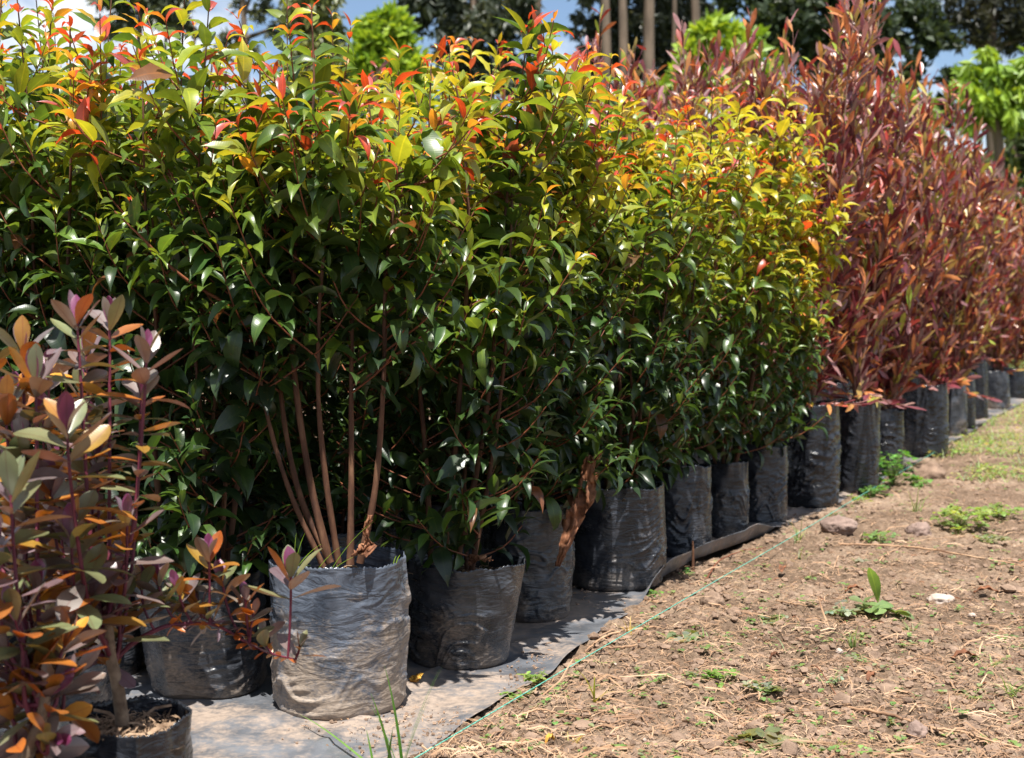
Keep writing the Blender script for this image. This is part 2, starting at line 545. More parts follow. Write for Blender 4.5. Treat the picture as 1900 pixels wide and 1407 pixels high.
# ------------------------------------------------------------------ leaves
def leaf_template(profile, bend, fold, nseg_x=1, wav=0.0, twist=0.0):
    """unit leaf: length 1 along +Y, half width from profile, bends down as it goes"""
    V, UV = [], []
    y = z = 0.0
    a = 0.0
    prev = 0.0
    n = len(profile)
    for i, (t, w) in enumerate(profile):
        dt = t - prev
        a = bend * t ** 1.3
        y += dt * cos(a)
        z -= dt * sin(a)
        prev = t
        tw = twist * t
        for sgn in (-1, 0, 1):
            x = sgn * w
            zz = abs(x) * fold + (wav * sin(t * 17 + sgn) * w if sgn else 0)
            V.append((x * cos(tw) - zz * sin(tw) * 0, y + zz * sin(a), z + zz * cos(a) + x * sin(tw)))
            UV.append((0.5 + sgn * 0.5 * min(1, w / 0.25), t))
    return np.array(V), quads_grid(n, 3), np.array(UV)

PG = [(0, .006), (.07, .008), (.16, .10), (.3, .165), (.46, .188), (.62, .16), (.78, .09), (.9, .03), (1, .002)]
PR = [(0, .004), (.15, .03), (.4, .075), (.62, .105), (.82, .085), (.94, .04), (1, .005)]
PH = [(0, .02), (.12, .075), (.3, .15), (.5, .205), (.68, .215), (.84, .16), (.95, .07), (1, .01)]
PW = [(0, .03), (.2, .2), (.5, .36), (.75, .3), (.92, .14), (1, .02)]
TPL = {'g': [leaf_template(PG, b, f, wav=w, twist=t) for b, f, w, t in ((0.5, .35, .0, .2), (1.0, .45, .10, -.3), (1.5, .3, .05, .5), (1.9, .45, .12, -.2), (0.7, .15, .2, .7), (1.3, .6, .2, -.8), (2.2, .3, .1, .4))],
       'r': [leaf_template(PR, b, f, wav=w, twist=t) for b, f, w, t in ((0.1, .25, .1, .3), (-.35, .3, .2, -.8), (0.6, .2, .15, 1.1))],
       'h': [leaf_template(PH, b, f, twist=t) for b, f, t in ((0.15, .22, .1), (-.3, .3, -.2), (0.5, .18, .3))],
       'w': [leaf_template(PW, b, f, wav=.1) for b, f in ((0.3, .2), (0.9, .1))]}
MATS_O = {'g': M_leafO, 'r': M_redO, 'h': M_hebO}
MATS_T = {'g': M_leafT, 'r': M_redT}
TPL_ME = {k: [mesh_np('leaf_blade', v[0], v[1], MATS_O[k], uv=v[2]) for v in TPL[k]] for k in 'grh'}

class Leaves:
    """transform lists of one plant"""
    def __init__(self, kind):
        self.kind = kind
        self.M, self.t, self.c = [], [], []

    def add(self, p, d, L, W, color, roll=0.0, up=None):
        d = d.normalized()
        upv = up or Vector((0, 0, 1))
        s = d.cross(upv)
        if s.length < 0.15:
            s = d.cross(Vector((cos(roll * 7), sin(roll * 7), 0.1)))
        s.normalize()
        n = s.cross(d)
        if roll:
            q = Matrix.Rotation(roll, 3, d)
            s = q @ s
            n = q @ n
        self.M.append((s.x * W, d.x * L, n.x * L, p.x, s.y * W, d.y * L, n.y * L, p.y, s.z * W, d.z * L, n.z * L, p.z))
        self.t.append(rnd.randrange(len(TPL[self.kind])))
        self.c.append(color)

    def arrays(self):
        return np.array(self.M).reshape(-1, 3, 4), np.array(self.t), np.array(self.c)

def joined_leaves(M, T, C, kind, origin, mat, name):
    Vs, Fs, Cs, Us, n = [], [], [], [], 0
    for k, (tv, tf, tu) in enumerate(TPL[kind]):
        sel = np.where(T == k)[0]
        if not len(sel):
            continue
        A = M[sel]
        V = np.einsum('nij,vj->nvi', A[:, :, :3], tv) + A[:, None, :, 3]
        nv = len(tv)
        Vs.append(V.reshape(-1, 3))
        Fs.append((tf[None] + (np.arange(len(sel)) * nv)[:, None, None]).reshape(-1, 4) + n)
        Cs.append(np.repeat(C[sel], nv, 0))
        Us.append(np.tile(tu, (len(sel), 1)))
        n += len(sel) * nv
    return mesh_np(name, np.concatenate(Vs) - np.array(origin), np.concatenate(Fs), mat, col=np.concatenate(Cs), uv=np.concatenate(Us))

PLANTS = []      # (root, Leaves)

def lerp3(a, b, t):
    t = max(0.0, min(1.0, t))
    return tuple(a[i] * (1 - t) + b[i] * t for i in range(3))

def jit(c, s=0.2):
    k = 1 + rnd.uniform(-s, s)
    return tuple(max(0.002, x * k * (1 + rnd.uniform(-s, s) * 0.5)) for x in c)

DKG, MDG, LTG = (0.018, 0.038, 0.017), (0.052, 0.105, 0.020), (0.145, 0.205, 0.022)
YEL, ORA, RED, PNK = (0.36, 0.355, 0.03), (0.47, 0.21, 0.03), (0.42, 0.055, 0.022), (0.34, 0.07, 0.06)

def green_color(youth, sun_gold):
    """youth 0 old .. 1 newest"""
    y = youth + sun_gold * 0.20 + rnd.uniform(-0.16, 0.16)  # adds the sunlit yellow of the right-hand shrubs to the leaf colour
    if y < 0.3:
        c = lerp3(DKG, MDG, y / 0.3)
    elif y < 0.55:
        c = lerp3(MDG, LTG, (y - 0.3) / 0.25)
    elif y < 0.8:
        c = lerp3(LTG, YEL, (y - 0.55) / 0.25)
    else:
        k = rnd.random()
        c = lerp3(ORA, YEL, rnd.random() * 0.6) if k < 0.66 else (RED if k < 0.80 else (YEL if k < 0.93 else PNK))
        if sun_gold > 0.05 and k < 0.45 + 0.5 * sun_gold:
            c = lerp3(YEL, ORA, rnd.random() ** 2)
    if rnd.random() < 0.007:
        c = (0.15, 0.065, 0.03)
    return jit(c, 0.18)

PK = [1.0]
def shoot_leaves(LV, path, start, spacing, L0, top_youth, sun_gold, droop=0.0, tipred=True):
    """opposite pairs of leaves along a shoot"""
    tot = sum((path[i + 1] - path[i]).length for i in range(len(path) - 1))
    n = max(2, int(tot * (1 - start) / spacing))
    ph = rnd.uniform(0, pi)
    shoot_k = rnd.uniform(0.62, 1.3) * PK[0]
    for i in range(n + 1):
        f = start + (1 - start) * i / n
        x = f * (len(path) - 1)
        k = min(int(x), len(path) - 2)
        p = path[k].lerp(path[k + 1], x - k)
        d = (path[k + 1] - path[k]).normalized()
        a = d.cross(Vector((0.2, 0.3, 1)))
        if a.length < 0.1:
            a = d.cross(Vector((1, 0, 0)))
        a.normalize()
        b = d.cross(a)
        ph += pi / 2 + rnd.uniform(-0.3, 0.3)
        fromtip = (n - i)
        tipk = math.exp(-fromtip / 1.7)
        youth = top_youth * shoot_k * (0.38 + 0.32 * sun_gold + (0.62 - 0.3 * sun_gold) * math.exp(-fromtip / (1.6 + 1.8 * max(0, top_youth - 0.6))))
        size = L0 * (1 - 0.55 * tipk) * rnd.uniform(0.58, 1.24)
        for sgn in (-1, 1):
            if rnd.random() < 0.06:
                continue
            out = a * cos(ph) * sgn + b * sin(ph) * sgn
            lift = 0.60 + 1.6 * tipk - droop + rnd.uniform(-0.35, 0.35)
            dr = out + d * lift + Vector((0, 0, 0.15))
            dr.z += (1 - tipk) * rnd.uniform(-0.25, 0.25)
            col = green_color(youth, sun_gold)
            if tipred and (fromtip == 0 or fromtip == 1 and rnd.random() < 0.45 - 0.4 * sun_gold) and top_youth > 0.6 and rnd.random() < 0.8 - 0.55 * sun_gold:
                col = jit(rnd.choice([RED, RED, ORA, PNK]))
            LV.add(p, dr, size, size * rnd.uniform(0.8, 1.05) * (1 - 0.38 * tipk), col, rnd.gauss(0, 0.35))

def grow_green(base, z_rim, h, spread, nst, sun_gold, full, lean=(0, 0), stems=None, Lf=0.078, fmin=0.03):
    LV = Leaves('g')
    tb = Tubes(8 if full > 0.8 else 5)
    tw = Tubes(4)
    b0 = Vector(base)
    PK[0] = rnd.uniform(0.88, 1.14)
    mains = []
    if stems:
        mains = [smooth_path(s, 34) for s in stems]
    for i in range(nst if not stems else max(0, nst - len(stems))):
        a = 2 * pi * i / max(1, nst) + rnd.uniform(-0.5, 0.5)
        r0 = rnd.uniform(0.01, 0.05)
        rr = spread * rnd.uniform(0.45, 1.0)
        top = h * rnd.uniform(0.80, 1.09)
        pts = []
        for k in range(5):
            t = k / 4
            q = r0 + (rr - r0) * (t ** 0.75)
            pts.append(b0 + Vector((cos(a + t * 0.3) * q + lean[0] * t * t, sin(a + t * 0.3) * q + lean[1] * t * t, z_rim - 0.05 + (top - z_rim) * t))
                       + Vector((rnd.uniform(-.02, .02), rnd.uniform(-.02, .02), 0)))
        mains.append(smooth_path(pts, 16))
    for path in mains:
        r0 = rnd.uniform(0.0062, 0.0092) if stems else rnd.uniform(0.0055, 0.0085)
        tb.add(path, [r0 * (1 - 0.80 * (i / (len(path) - 1)) ** 0.8) * rnd.uniform(0.9, 1.14) for i in range(len(path))])
        topz = path[-1].z
        hrel = topz / (h + 1e-6)
        shoot_leaves(LV, path, 0.55, 0.034, Lf, 1.0 if hrel > 0.75 else 0.7, sun_gold)
        nb = int(18 * full)
        for j in range(nb):
            f = fmin + (0.85 - fmin) * ((j + rnd.random()) / nb) ** 1.1
            x = f * (len(path) - 1)
            k = min(int(x), len(path) - 2)
            p = path[k].lerp(path[k + 1], x - k)
            d = (path[k + 1] - path[k]).normalized()
            ang = rnd.uniform(0, 2 * pi)
            outv = Vector((cos(ang), sin(ang), 0))
            # keep to the outside of the plant
            oc = Vector((p.x - b0.x, p.y - b0.y, 0))
            if oc.length > 0.01:
                outv = (outv + oc.normalized() * 0.8).normalized()
            bl = (0.16 + 0.12 * rnd.random()) * (1.1 - 0.35 * f)
            up = 0.35 + 0.9 * f
            e = p + outv * bl * 0.75 + Vector((0, 0, bl * up))
            e.z = min(e.z, topz - 0.05 + rnd.uniform(-0.07, 0.06))
            mid = p.lerp(e, 0.5) + outv * 0.02 - Vector((0, 0, 0.012))
            bp = smooth_path([p, mid, e], 6)
            tw.add(bp, [0.0024 * (1 - 0.5 * q / 6) for q in range(7)])
            zf = (e.z - z_rim) / (h - z_rim)
            ty = max(0.12, min(1.0, (zf - 0.30 + 0.25 * sun_gold) / 0.5))
            if zf < 0.5 - 0.3 * sun_gold:
                ty = 0.15 + 0.25 * rnd.random() * (1 if rnd.random() < 0.35 else 0.2)
            shoot_leaves(LV, bp, 0.15, 0.030 / max(0.5, full ** 0.5), Lf * rnd.uniform(0.8, 1.05), ty, sun_gold * (0.3 + 0.7 * zf), droop=0.25 * (1 - zf), tipred=zf > 0.72)
    return LV, tb, tw

def build_bag(root, rb, rt, h, style, near, seed, seam=0.0, peak=None, lean=(0, 0), zs=0.05, wr=1.0):
    nc = 288 if near else 96
    nr = 84 if near else 26
    th = np.arange(nc) * 2 * pi / nc
    t = np.linspace(0, 1, nr)
    T, TH = np.meshgrid(t, th, indexing='ij')
    rr = rb + (rt - rb) * T
    corner = np.sqrt(np.clip(1 - (1 - np.clip(T / 0.07, 0, 1)) ** 2, 0, 1))
    rr = rr * (0.84 + 0.16 * corner)
    rr = rr * (1 + 0.02 * np.sin(2 * TH + seed) + 0.018 * np.sin(3 * TH + seed * 2.1) + 0.022 * np.sin(pi * np.clip(T * 1.05, 0, 1)))
    cx, sx = np.cos(TH), np.sin(TH)
    warp = 0.30 * vnoise(cx * 1.8, sx * 1.8, T * 2.5, seed)
    wn1 = vnoise(cx * 1.5 + 9, sx * 1.5, T * 13 * h / 0.3 + warp * 8, seed + 3)
    wn2 = vnoise(cx * 2.8 + 3, sx * 2.8, T * 24 * h / 0.3 - warp * 9, seed + 7)
    m1 = np.clip(vnoise(cx * 1.3 + 5, sx * 1.3, T * 4, seed + 21) * 2.2 + 0.35, 0, 1)
    m2 = np.clip(vnoise(cx * 1.9 + 1, sx * 1.9, T * 5, seed + 27) * 2.2 + 0.2, 0, 1)
    ridge = np.clip(1 - np.abs(wn1) * 3.4, 0, 1) * 0.8 * m1 + np.clip(1 - np.abs(wn2) * 3.2, 0, 1) * 0.5 * m2 + 0.22 * wn1
    amp = 0.0068 * wr * np.clip(1.25 - (np.clip(T - 0.5, 0, 1)) * 2.6, 0.12, 1) * np.clip(T * 14, 0, 1) * (0.6 + 0.6 * np.clip(vnoise(cx * 1.5, sx * 1.5, T * 3, seed + 11) + 0.4, 0, 1))
    rr = rr + amp * ridge + 0.005 * vnoise(cx * 1.7, sx * 1.7, T * 4, seed + 1)
    rr = rr + 0.007 * np.clip((T - 0.7) / 0.3, 0, 1) * (vnoise(cx * 2.3, sx * 2.3, 2.0, seed + 31) + 0.5 * vnoise(cx * 5, sx * 5, T * 2, seed + 33))
    for s0 in (seam, seam + pi):
        dth = np.angle(np.exp(1j * (TH - s0)))
        rr = rr + 0.010 * np.exp(-(np.abs(dth) / 0.10)) * np.clip(T * 5, 0, 1)
    Z = h * T + (0.009 * vnoise(cx * 1.2, sx * 1.2, 0, seed + 5) + 0.004 * vnoise(cx * 4, sx * 4, 0, seed + 6)) * T
    Z[0] = 0.004
    if peak:
        pa, ph_, pw = peak
        dth = np.angle(np.exp(1j * (TH - pa)))
        Z = Z + ph_ * np.exp(-(dth / pw) ** 2) * np.clip((T - 0.6) / 0.4, 0, 1)
    if near:
        Z[-1] += 0.0022 * (np.arange(nc) % 4 < 2)
    X = rr * cx + lean[0] * T
    Y = rr * sx + lean[1] * T
    outer = np.stack([X, Y, Z], -1)
    inner = outer[::-1].copy()[: max(4, int(nr * 0.42))]
    inner[:, :, 0] -= 0.002 * cx[0]
    inner[:, :, 1] -= 0.002 * sx[0]
    inner[:, :, 2] -= 0.0004
    inner[0] = outer[-1] - np.stack([0.0012 * cx[0], 0.0012 * sx[0], 0 * cx[0]], -1)
    bottom = outer[0:1].copy()
    bottom[:, :, :2] *= 0.02
    allr = np.concatenate([bottom, outer, inner])
    o = link('grow_bag', mesh_np('grow_bag', allr.reshape(-1, 3), quads_grid(len(allr), nc, True), BAG[style]), root)
    # soil
    n2, m2 = 14, 48
    rs = np.linspace(0.001, 1, n2)
    aa = np.arange(m2) * 2 * pi / m2
    R, A = np.meshgrid(rs, aa, indexing='ij')
    rad = (rb + (rt - rb) * (1 - zs / h)) * 0.995
    X, Y = R * rad * np.cos(A) + lean[0] * 0.8, R * rad * np.sin(A) + lean[1] * 0.8
    Zs = h - zs + 0.012 * fbm(X * 18, Y * 18, 0, seed, 4, 0.6) - 0.01 * R
    link('soil', mesh_np('soil', np.stack([X, Y, Zs], -1).reshape(-1, 3), quads_grid(n2, m2, True), M_soil), root)

def litter_mesh(name, pos, size, mat, wid=(0.1, 0.25), flat=0.35):
    """small bent strips lying about; pos: (n,3)"""
    n = len(pos)
    rg = np.random.RandomState(len(pos))
    L = rg.uniform(size[0], size[1], n) * (1 + (rg.rand(n) < 0.06) * 1.6)
    W = L * rg.uniform(wid[0], wid[1], n)
    a = rg.uniform(0, 2 * pi, n)
    tl = rg.normal(0, flat, n)
    d = np.stack([np.cos(a) * np.cos(tl), np.sin(a) * np.cos(tl), np.sin(tl)], -1)
    s = np.stack([-np.sin(a), np.cos(a), rg.normal(0, 0.5, n)], -1)
    s /= np.linalg.norm(s, axis=1)[:, None]
    bend = rg.normal(0, 0.25, n)
    up = np.cross(d, s)
    V = []
    for t in (-0.5, 0.0, 0.5):
        c = pos + d * (L * t)[:, None] + s * (bend * L * (0.25 - t * t))[:, None] + up * (L * 0.12 * (0.25 - t * t) * 4)[:, None]
        w = W * (0.5 if t else 0.6)
        V.append(np.stack([c - s * (w / 2)[:, None], c + up * (w * 0.4)[:, None], c + s * (w / 2)[:, None]], 1))
    V = np.concatenate(V, 1)
    f = np.array([[0, 1, 4, 3], [1, 2, 5, 4], [3, 4, 7, 6], [4, 5, 8, 7]])
    Fc = (f[None] + (np.arange(n) * 9)[:, None, None]).reshape(-1, 4)
    return mesh_np(name, V.reshape(-1, 3), Fc, mat, smooth=False)

def soil_chips(root, rad, z, n, seed):
    rg = np.random.RandomState(seed)
    r = rad * np.sqrt(rg.rand(n)) * 0.93
    a = rg.uniform(0, 2 * pi, n)
    P = np.stack([r * np.cos(a), r * np.sin(a), z + rg.uniform(0.0, 0.014, n)], -1)
    o = link('bark_chips', litter_mesh('bark_chips', P, (0.006, 0.02), M_chip, (0.12, 0.35)), root)
    o['kind'] = 'stuff'

def attach(root, LV, tb, tw, stem_mat=None, twig_mat=None):
    org = root.location
    if tb and tb.n:
        link('stem', tb.mesh('stem', stem_mat or M_bark, org), root)
    if tw and tw.n:
        link('twigs', tw.mesh('twigs', twig_mat or M_twig, org), root)
    PLANTS.append((root, LV))

# ------------------------------------------------------------------ green shrubs
# px centre, py of the front foot, width px, py of front rim, style ...
G_GROUP = 'glossy green shrubs in black grow bags'
def place(pxc, pyb, wpx, pyr):
    g = ground(pxc, pyb)
    dist = g.y
    r = wpx / F * dist / 2
    c = Vector((g.x * (1 + r / dist), g.y + r, 0.0))
    hh = CH - (pyr - 580.5) / F * dist * 1.0
    return c, r, hh

front = [
    # name: pxc, foot, width, rim, style, plant height, spread, stems, gold, seam, label
    (630, 1345, 236, 1062, 'dusty', 1.40, 0.21, 6, 0.0, 0.05, 'tall multi-stemmed green shrub in the pale dusty bag nearest the camera', 0.105, None),
    (850, 1252, 198, 1056, 'mud', 1.40, 0.22, 5, 0.1, 0.3, 'green shrub in the muddy black flared bag, just right of the pale dusty bag', 0.125, None),
    (985, 1160, 142, 945, 'mud', 1.46, 0.22, 6, 0.15, 0.2, 'green shrub whose narrow crinkled bag has a brown withered leaf hanging down its side', None, None),
    (1140, 1102, 180, 908, 'grey', 1.50, 0.24, 6, 0.2, 0.1, 'green shrub in the wide dark bag just right of the hanging withered leaf', None, None),
    (1262, 1040, 106, 868, 'grey', 1.52, 0.25, 6, 0.4, 0.3, 'yellow-green shrub in the grey bag standing behind the start of the curled-up sheet edge', None, None),
    (1346, 1005, 76, 862, 'grey', 1.55, 0.25, 6, 0.52, 0.2, 'golden-green shrub in the short grey bag between two taller grey bags', None, None),
    (1412, 976, 92, 828, 'grey', 1.42, 0.20, 7, 0.6, 0.4, 'golden-green shrub at the end of the green block, touching the red-leaved shrubs', None, None),
]
GREEN_POS = []
for i, (pxc, pyb, w, pyr, st, hh, sp, ns, sun_gold, seam, lab, rtop, pk) in enumerate(front):
    c, r, hb = place(pxc, pyb, w, pyr)
    rt = rtop or r * 1.03
    if i == 0:
        r, rt, hb = 0.122, 0.128, 0.30
    if i == 1:
        r = 0.108
        rt = 0.135
    root = thing('potted_shrub', lab, 'potted shrub', c, G_GROUP)
    GREEN_POS.append(c)
    build_bag(root, r, rt, hb, st, True, i * 3 + 1, seam, lean=(0.02 if i == 1 else 0, 0), zs=0.045 if i != 1 else 0.03, wr=1.3)
    soil_chips(root, rt * 0.95, hb - 0.04, 260 if i < 4 else 100, i + 5)
    stems = None
    Y = c.y
    if i == 0:
        sp_ = [[(600, 1052), (535, 905), (490, 745), (468, 590), (440, 420), (430, 260)],
               [(612, 1045), (577, 900), (547, 700), (543, 540), (562, 340), (582, 180), (578, 20)],
               [(628, 1045), (602, 870), (590, 700), (600, 480), (640, 300), (655, 190)],
               [(650, 1048), (652, 860), (652, 680), (660, 500), (690, 320)],
               [(668, 1045), (697, 900), (712, 700), (716, 500), (735, 350), (742, 190)],
               [(614, 1045), (560, 930), (530, 800), (515, 660), (505, 500), (480, 330), (490, 210)]]
        dy = [0.0, 0.05, -0.03, 0.07, 0.02, 0.12]
        stems = [[at(x, y, Y - 0.02 + dy[k] * (q / (len(s) - 1))) for q, (x, y) in enumerate(s)] for k, s in enumerate(sp_)]
    if i == 1:
        sp_ = [[(822, 1045), (845, 830), (858, 640), (870, 450), (860, 250), (840, 130)],
               [(848, 1042), (885, 870), (912, 690), (922, 560), (945, 330), (980, 120), (992, 45)],
               [(800, 1045), (790, 850), (775, 640), (790, 400), (800, 120)]]
        stems = [[at(x, y, Y + 0.05 * k * (q / (len(s) - 1))) for q, (x, y) in enumerate(s)] for k, s in enumerate(sp_)]
    LV, tb, tw = grow_green(c, hb, hh, sp, ns, sun_gold, 1.0 if i > 0 else 0.95, stems=stems, Lf=0.112 if i < 4 else 0.100, fmin=0.42 if i == 0 else 0.04)
    if i == 0:
        # the long side branch reaching left
        bp = smooth_path([at(465, 590, Y - 0.02), at(340, 515, Y - 0.08), at(262, 440, Y - 0.12), at(212, 392, Y - 0.14)], 10)
        tw.add(bp, [0.0042 * (1 - 0.06 * q) for q in range(11)])
        shoot_leaves(LV, bp, 0.25, 0.04, 0.085, 0.5, 0.0)
    if i in (0, 1):
        # extra low leaves in the shade
        pass
    attach(root, LV, tb, tw)

BACK_LAB = 'green shrub with orange new growth standing in the crowded rows behind the front row'
LINE = ['the pale dusty bag', 'the flared muddy bag', 'the bag with the withered leaf', 'the wide dark bag', 'the first bag behind the curled sheet edge',
        'the short grey bag', 'the last grey bag of the green block']
cols_u = [0.0, 0.45, 0.95, 1.42, 1.98, 2.44, 2.88]
labs_u0 = {1: 'green shrub in the slumped black bag with torn pointed rim, left of the dusty bag',
           2: 'green shrub behind the purple-leaved plants, left of the torn pointed bag rim',
           3: 'green shrub at the far left edge of the photo, above the purple-leaved plants'}
for ci, u in enumerate(cols_u):
    for k in (1, 2, 3, 4, 5, 6):
        if (k > 4 and ci > 3) or (k == 4 and ci > 4):
            continue
        v = 0.31 * k + rnd.uniform(-0.02, 0.02)
        uu = u + rnd.uniform(-0.03, 0.03)
        if ci == 0 and k == 1:
            c, r, hb = place(390, 1308, 240, 1085)
            hb = 0.25
        else:
            x, y = xy_of(uu, v)
            q = Vector((x, y))
            q = q * (1 + 0.12 / q.length)
            c, r, hb = Vector((q.x, q.y, 0)), 0.12, 0.29
        ordn = ('', 'second', 'third', 'fourth', 'fifth', 'sixth', 'seventh')[k]
        lab = labs_u0.get(k) if ci == 0 else None
        lab = lab or 'green shrub %s in line behind %s' % (ordn, LINE[ci])
        root = thing('potted_shrub', lab, 'potted shrub', c, G_GROUP if ci else G_GROUP)
        if ci == 0 and k == 1:
            build_bag(root, 0.118, 0.135, hb, 'mud', True, 44, 1.1, peak=(0.55, 0.075, 0.5), lean=(-0.02, 0), wr=0.9)
        else:
            build_bag(root, r, r * 1.05, hb, 'mud' if ci == 0 else 'grey', False, 50 + ci * 5 + k, 0.4)
        tall = {1: 1.44, 2: 1.50, 3: 1.50, 4: 1.52, 5: 1.5, 6: 1.5}[k] + 0.03 * ci + rnd.uniform(-0.04, 0.05)
        if ci >= 5:
            tall = 1.54
        full = 0.6 if k > 4 else 0.95 if (ci == 0 or k == 1) else 0.75
        sun_gold = [0.0, 0.1, 0.15, 0.25, 0.4, 0.55, 0.6][ci]  # sunlit yellow painted into the leaves, stronger along the row
        LV, tb, tw = grow_green(c, hb, tall, 0.20, 6 if ci == 0 else 5, sun_gold, full, Lf=0.108)
        attach(root, LV, tb, tw)

# ------------------------------------------------------------------ red shrubs
R_GROUP = 'red narrow-leaved shrubs in black grow bags'
RC = [((0.145, 0.036, 0.045), 0.34), ((0.28, 0.15, 0.145), 0.22), ((0.30, 0.055, 0.04), 0.10), ((0.46, 0.19, 0.07), 0.18), ((0.36, 0.28, 0.08), 0.10), ((0.28, 0.33, 0.05), 0.04)]
def red_color(hf):
    k = rnd.random() * (1 - 0.25 * hf) + 0.25 * hf * rnd.random()
    k = min(0.999, rnd.random() ** (1.0 - 0.4 * hf))
    s = 0
    for c, w in RC:
        s += w
        if k < s:
            return jit(c, 0.25)
    return jit(RC[0][0], 0.25)

def grow_red(base, z_rim, h, spread, nst, full, lowbranch=False):
    LV = Leaves('r')
    tb = Tubes(5)
    tw = Tubes(4)
    b0 = Vector(base)
    trunk_top = z_rim + 0.12
    for i in range(nst):
        a = 2 * pi * i / nst + rnd.uniform(-0.4, 0.4)
        rr = spread * rnd.uniform(0.35, 1.0)
        top = h * rnd.uniform(0.74, 1.0)
        pts = [b0 + Vector((0, 0, z_rim - 0.06))]
        for k in range(1, 5):
            t = k / 4
            q = rr * (t ** 0.6)
            pts.append(b0 + Vector((cos(a) * q + rnd.uniform(-.03, .03), sin(a) * q + rnd.uniform(-.03, .03), z_rim + (top - z_rim) * t)))
        path = smooth_path(pts, 14)
        r0 = rnd.uniform(0.005, 0.009)
        tb.add(path, [r0 * (1 - 0.8 * q / 14) for q in range(15)])
        paths = [(path, 0.04, 0.05)]
        nb = int(15 * full)
        for j in range(nb):
            f = 0.02 + 0.92 * ((j + rnd.random()) / nb) ** 1.25
            x = f * 14
            k = min(int(x), 13)
            p = path[k].lerp(path[k + 1], x - k)
            ang = rnd.uniform(0, 2 * pi)
            ov = Vector((cos(ang), sin(ang), 0))
            bl = rnd.uniform(0.22, 0.42) * (1.05 - 0.4 * f)
            e = p + ov * bl * rnd.uniform(0.15, 0.58) + Vector((0, 0, bl * rnd.uniform(0.65, 1.1)))
            if j < 1 and rnd.random() < 0.3:
                e = p + ov * bl * 0.75 + Vector((0, 0, -0.02 + bl * rnd.uniform(-0.1, 0.2)))
            bp = smooth_path([p, p.lerp(e, 0.4) + ov * 0.03, e], 6)
            tw.add(bp, [0.002] * 7)
            paths.append((bp, 0.1, 0.026))
        for pth, st, spc in paths:
            tot = sum((pth[q + 1] - pth[q]).length for q in range(len(pth) - 1))
            n = max(3, int(tot * (1 - st) / (spc * 0.62) * min(1.0, full + 0.25)))
            for q in range(n):
                f = st + (1 - st) * (q + rnd.random()) / n
                x = f * (len(pth) - 1)
                k = min(int(x), len(pth) - 2)
                p = pth[k].lerp(pth[k + 1], x - k)
                d = (pth[k + 1] - pth[k]).normalized()
                ang = q * 2.4 + rnd.uniform(-.4, .4)
                ov = Vector((cos(ang), sin(ang), 0))
                upk = rnd.uniform(0.7, 2.2) if rnd.random() < 0.88 else rnd.uniform(-0.6, 0.4)
                hf = (p.z - z_rim) / (h - z_rim)
                L = rnd.uniform(0.065, 0.13) * (0.75 + 0.25 * min(1, 1.4 - hf))
                LV.add(p, ov * 0.62 + d * upk, L, L * rnd.uniform(0.85, 1.25), red_color(max(0, min(1, hf))), rnd.uniform(-1.2, 1.2))
    return LV, tb, tw

RED_POS = []
red_front = [
    (1503, 946, 104, 752, 'clean', 2.10, 'red-leaved shrub in the tall glossy black bag right beside the golden-green shrubs'),
    (1588, 920, 82, 748, 'clean', 2.12, 'red-leaved shrub in the second tall glossy bag, twiggy branch arching over its rim'),
    (1643, 882, 62, 762, 'clean', 2.05, 'red-leaved shrub in the narrow bag with bright weeds growing at its foot'),
    (1715, 852, 84, 714, 'clean', 2.02, 'red-leaved shrub in the wide glossy bag where the green cord ends'),
    (1765, 812, 52, 716, 'mud', 1.98, 'red-leaved shrub in the dull brownish bag beyond the widest glossy bag'),
    (1790, 800, 40, 690, 'clean', 1.95, 'red-leaved shrub in the leaning bag next to the dull brownish one'),
    (1813, 781, 40, 668, 'clean', 1.95, 'red-leaved shrub in the tall slanting bag before the bag with seedlings on its soil'),
    (1850, 762, 46, 690, 'mud', 1.95, 'red-leaved shrub in the low bag with bare soil and seedlings near the right edge'),
    (1885, 742, 36, 684, 'clean', 1.95, 'red-leaved shrub in the furthest bag at the right edge of the photo'),
]
for i, (pxc, pyb, w, pyr, st, hh, lab) in enumerate(red_front):
    c, r, hb = place(pxc, pyb, w, pyr)
    RED_POS.append(c)
    root = thing('potted_red_shrub', lab, 'potted shrub', c, R_GROUP)
    build_bag(root, r, r * 1.0, hb, st, i < 4, 80 + i * 4, 0.05 + i * 0.3, lean=(-0.02 * (i > 4), 0), wr=1.4)
    LV, tb, tw = grow_red(c, hb, hh + 0.10 * (i < 4), 0.28, 9, 0.9)
    attach(root, LV, tb, tw, M_rtwig, M_rtwig)
RLINE = ['the first tall glossy bag', 'the second tall glossy bag', 'the narrow glossy bag', 'the widest glossy bag', 'the dull brownish bag', 'the leaning far bag',
         'the tall slanting far bag', 'the low bag with seedlings', 'the furthest bag']
us = [uv_of(p)[0] for p in RED_POS] + [uv_of(RED_POS[-1])[0] + 1.4]
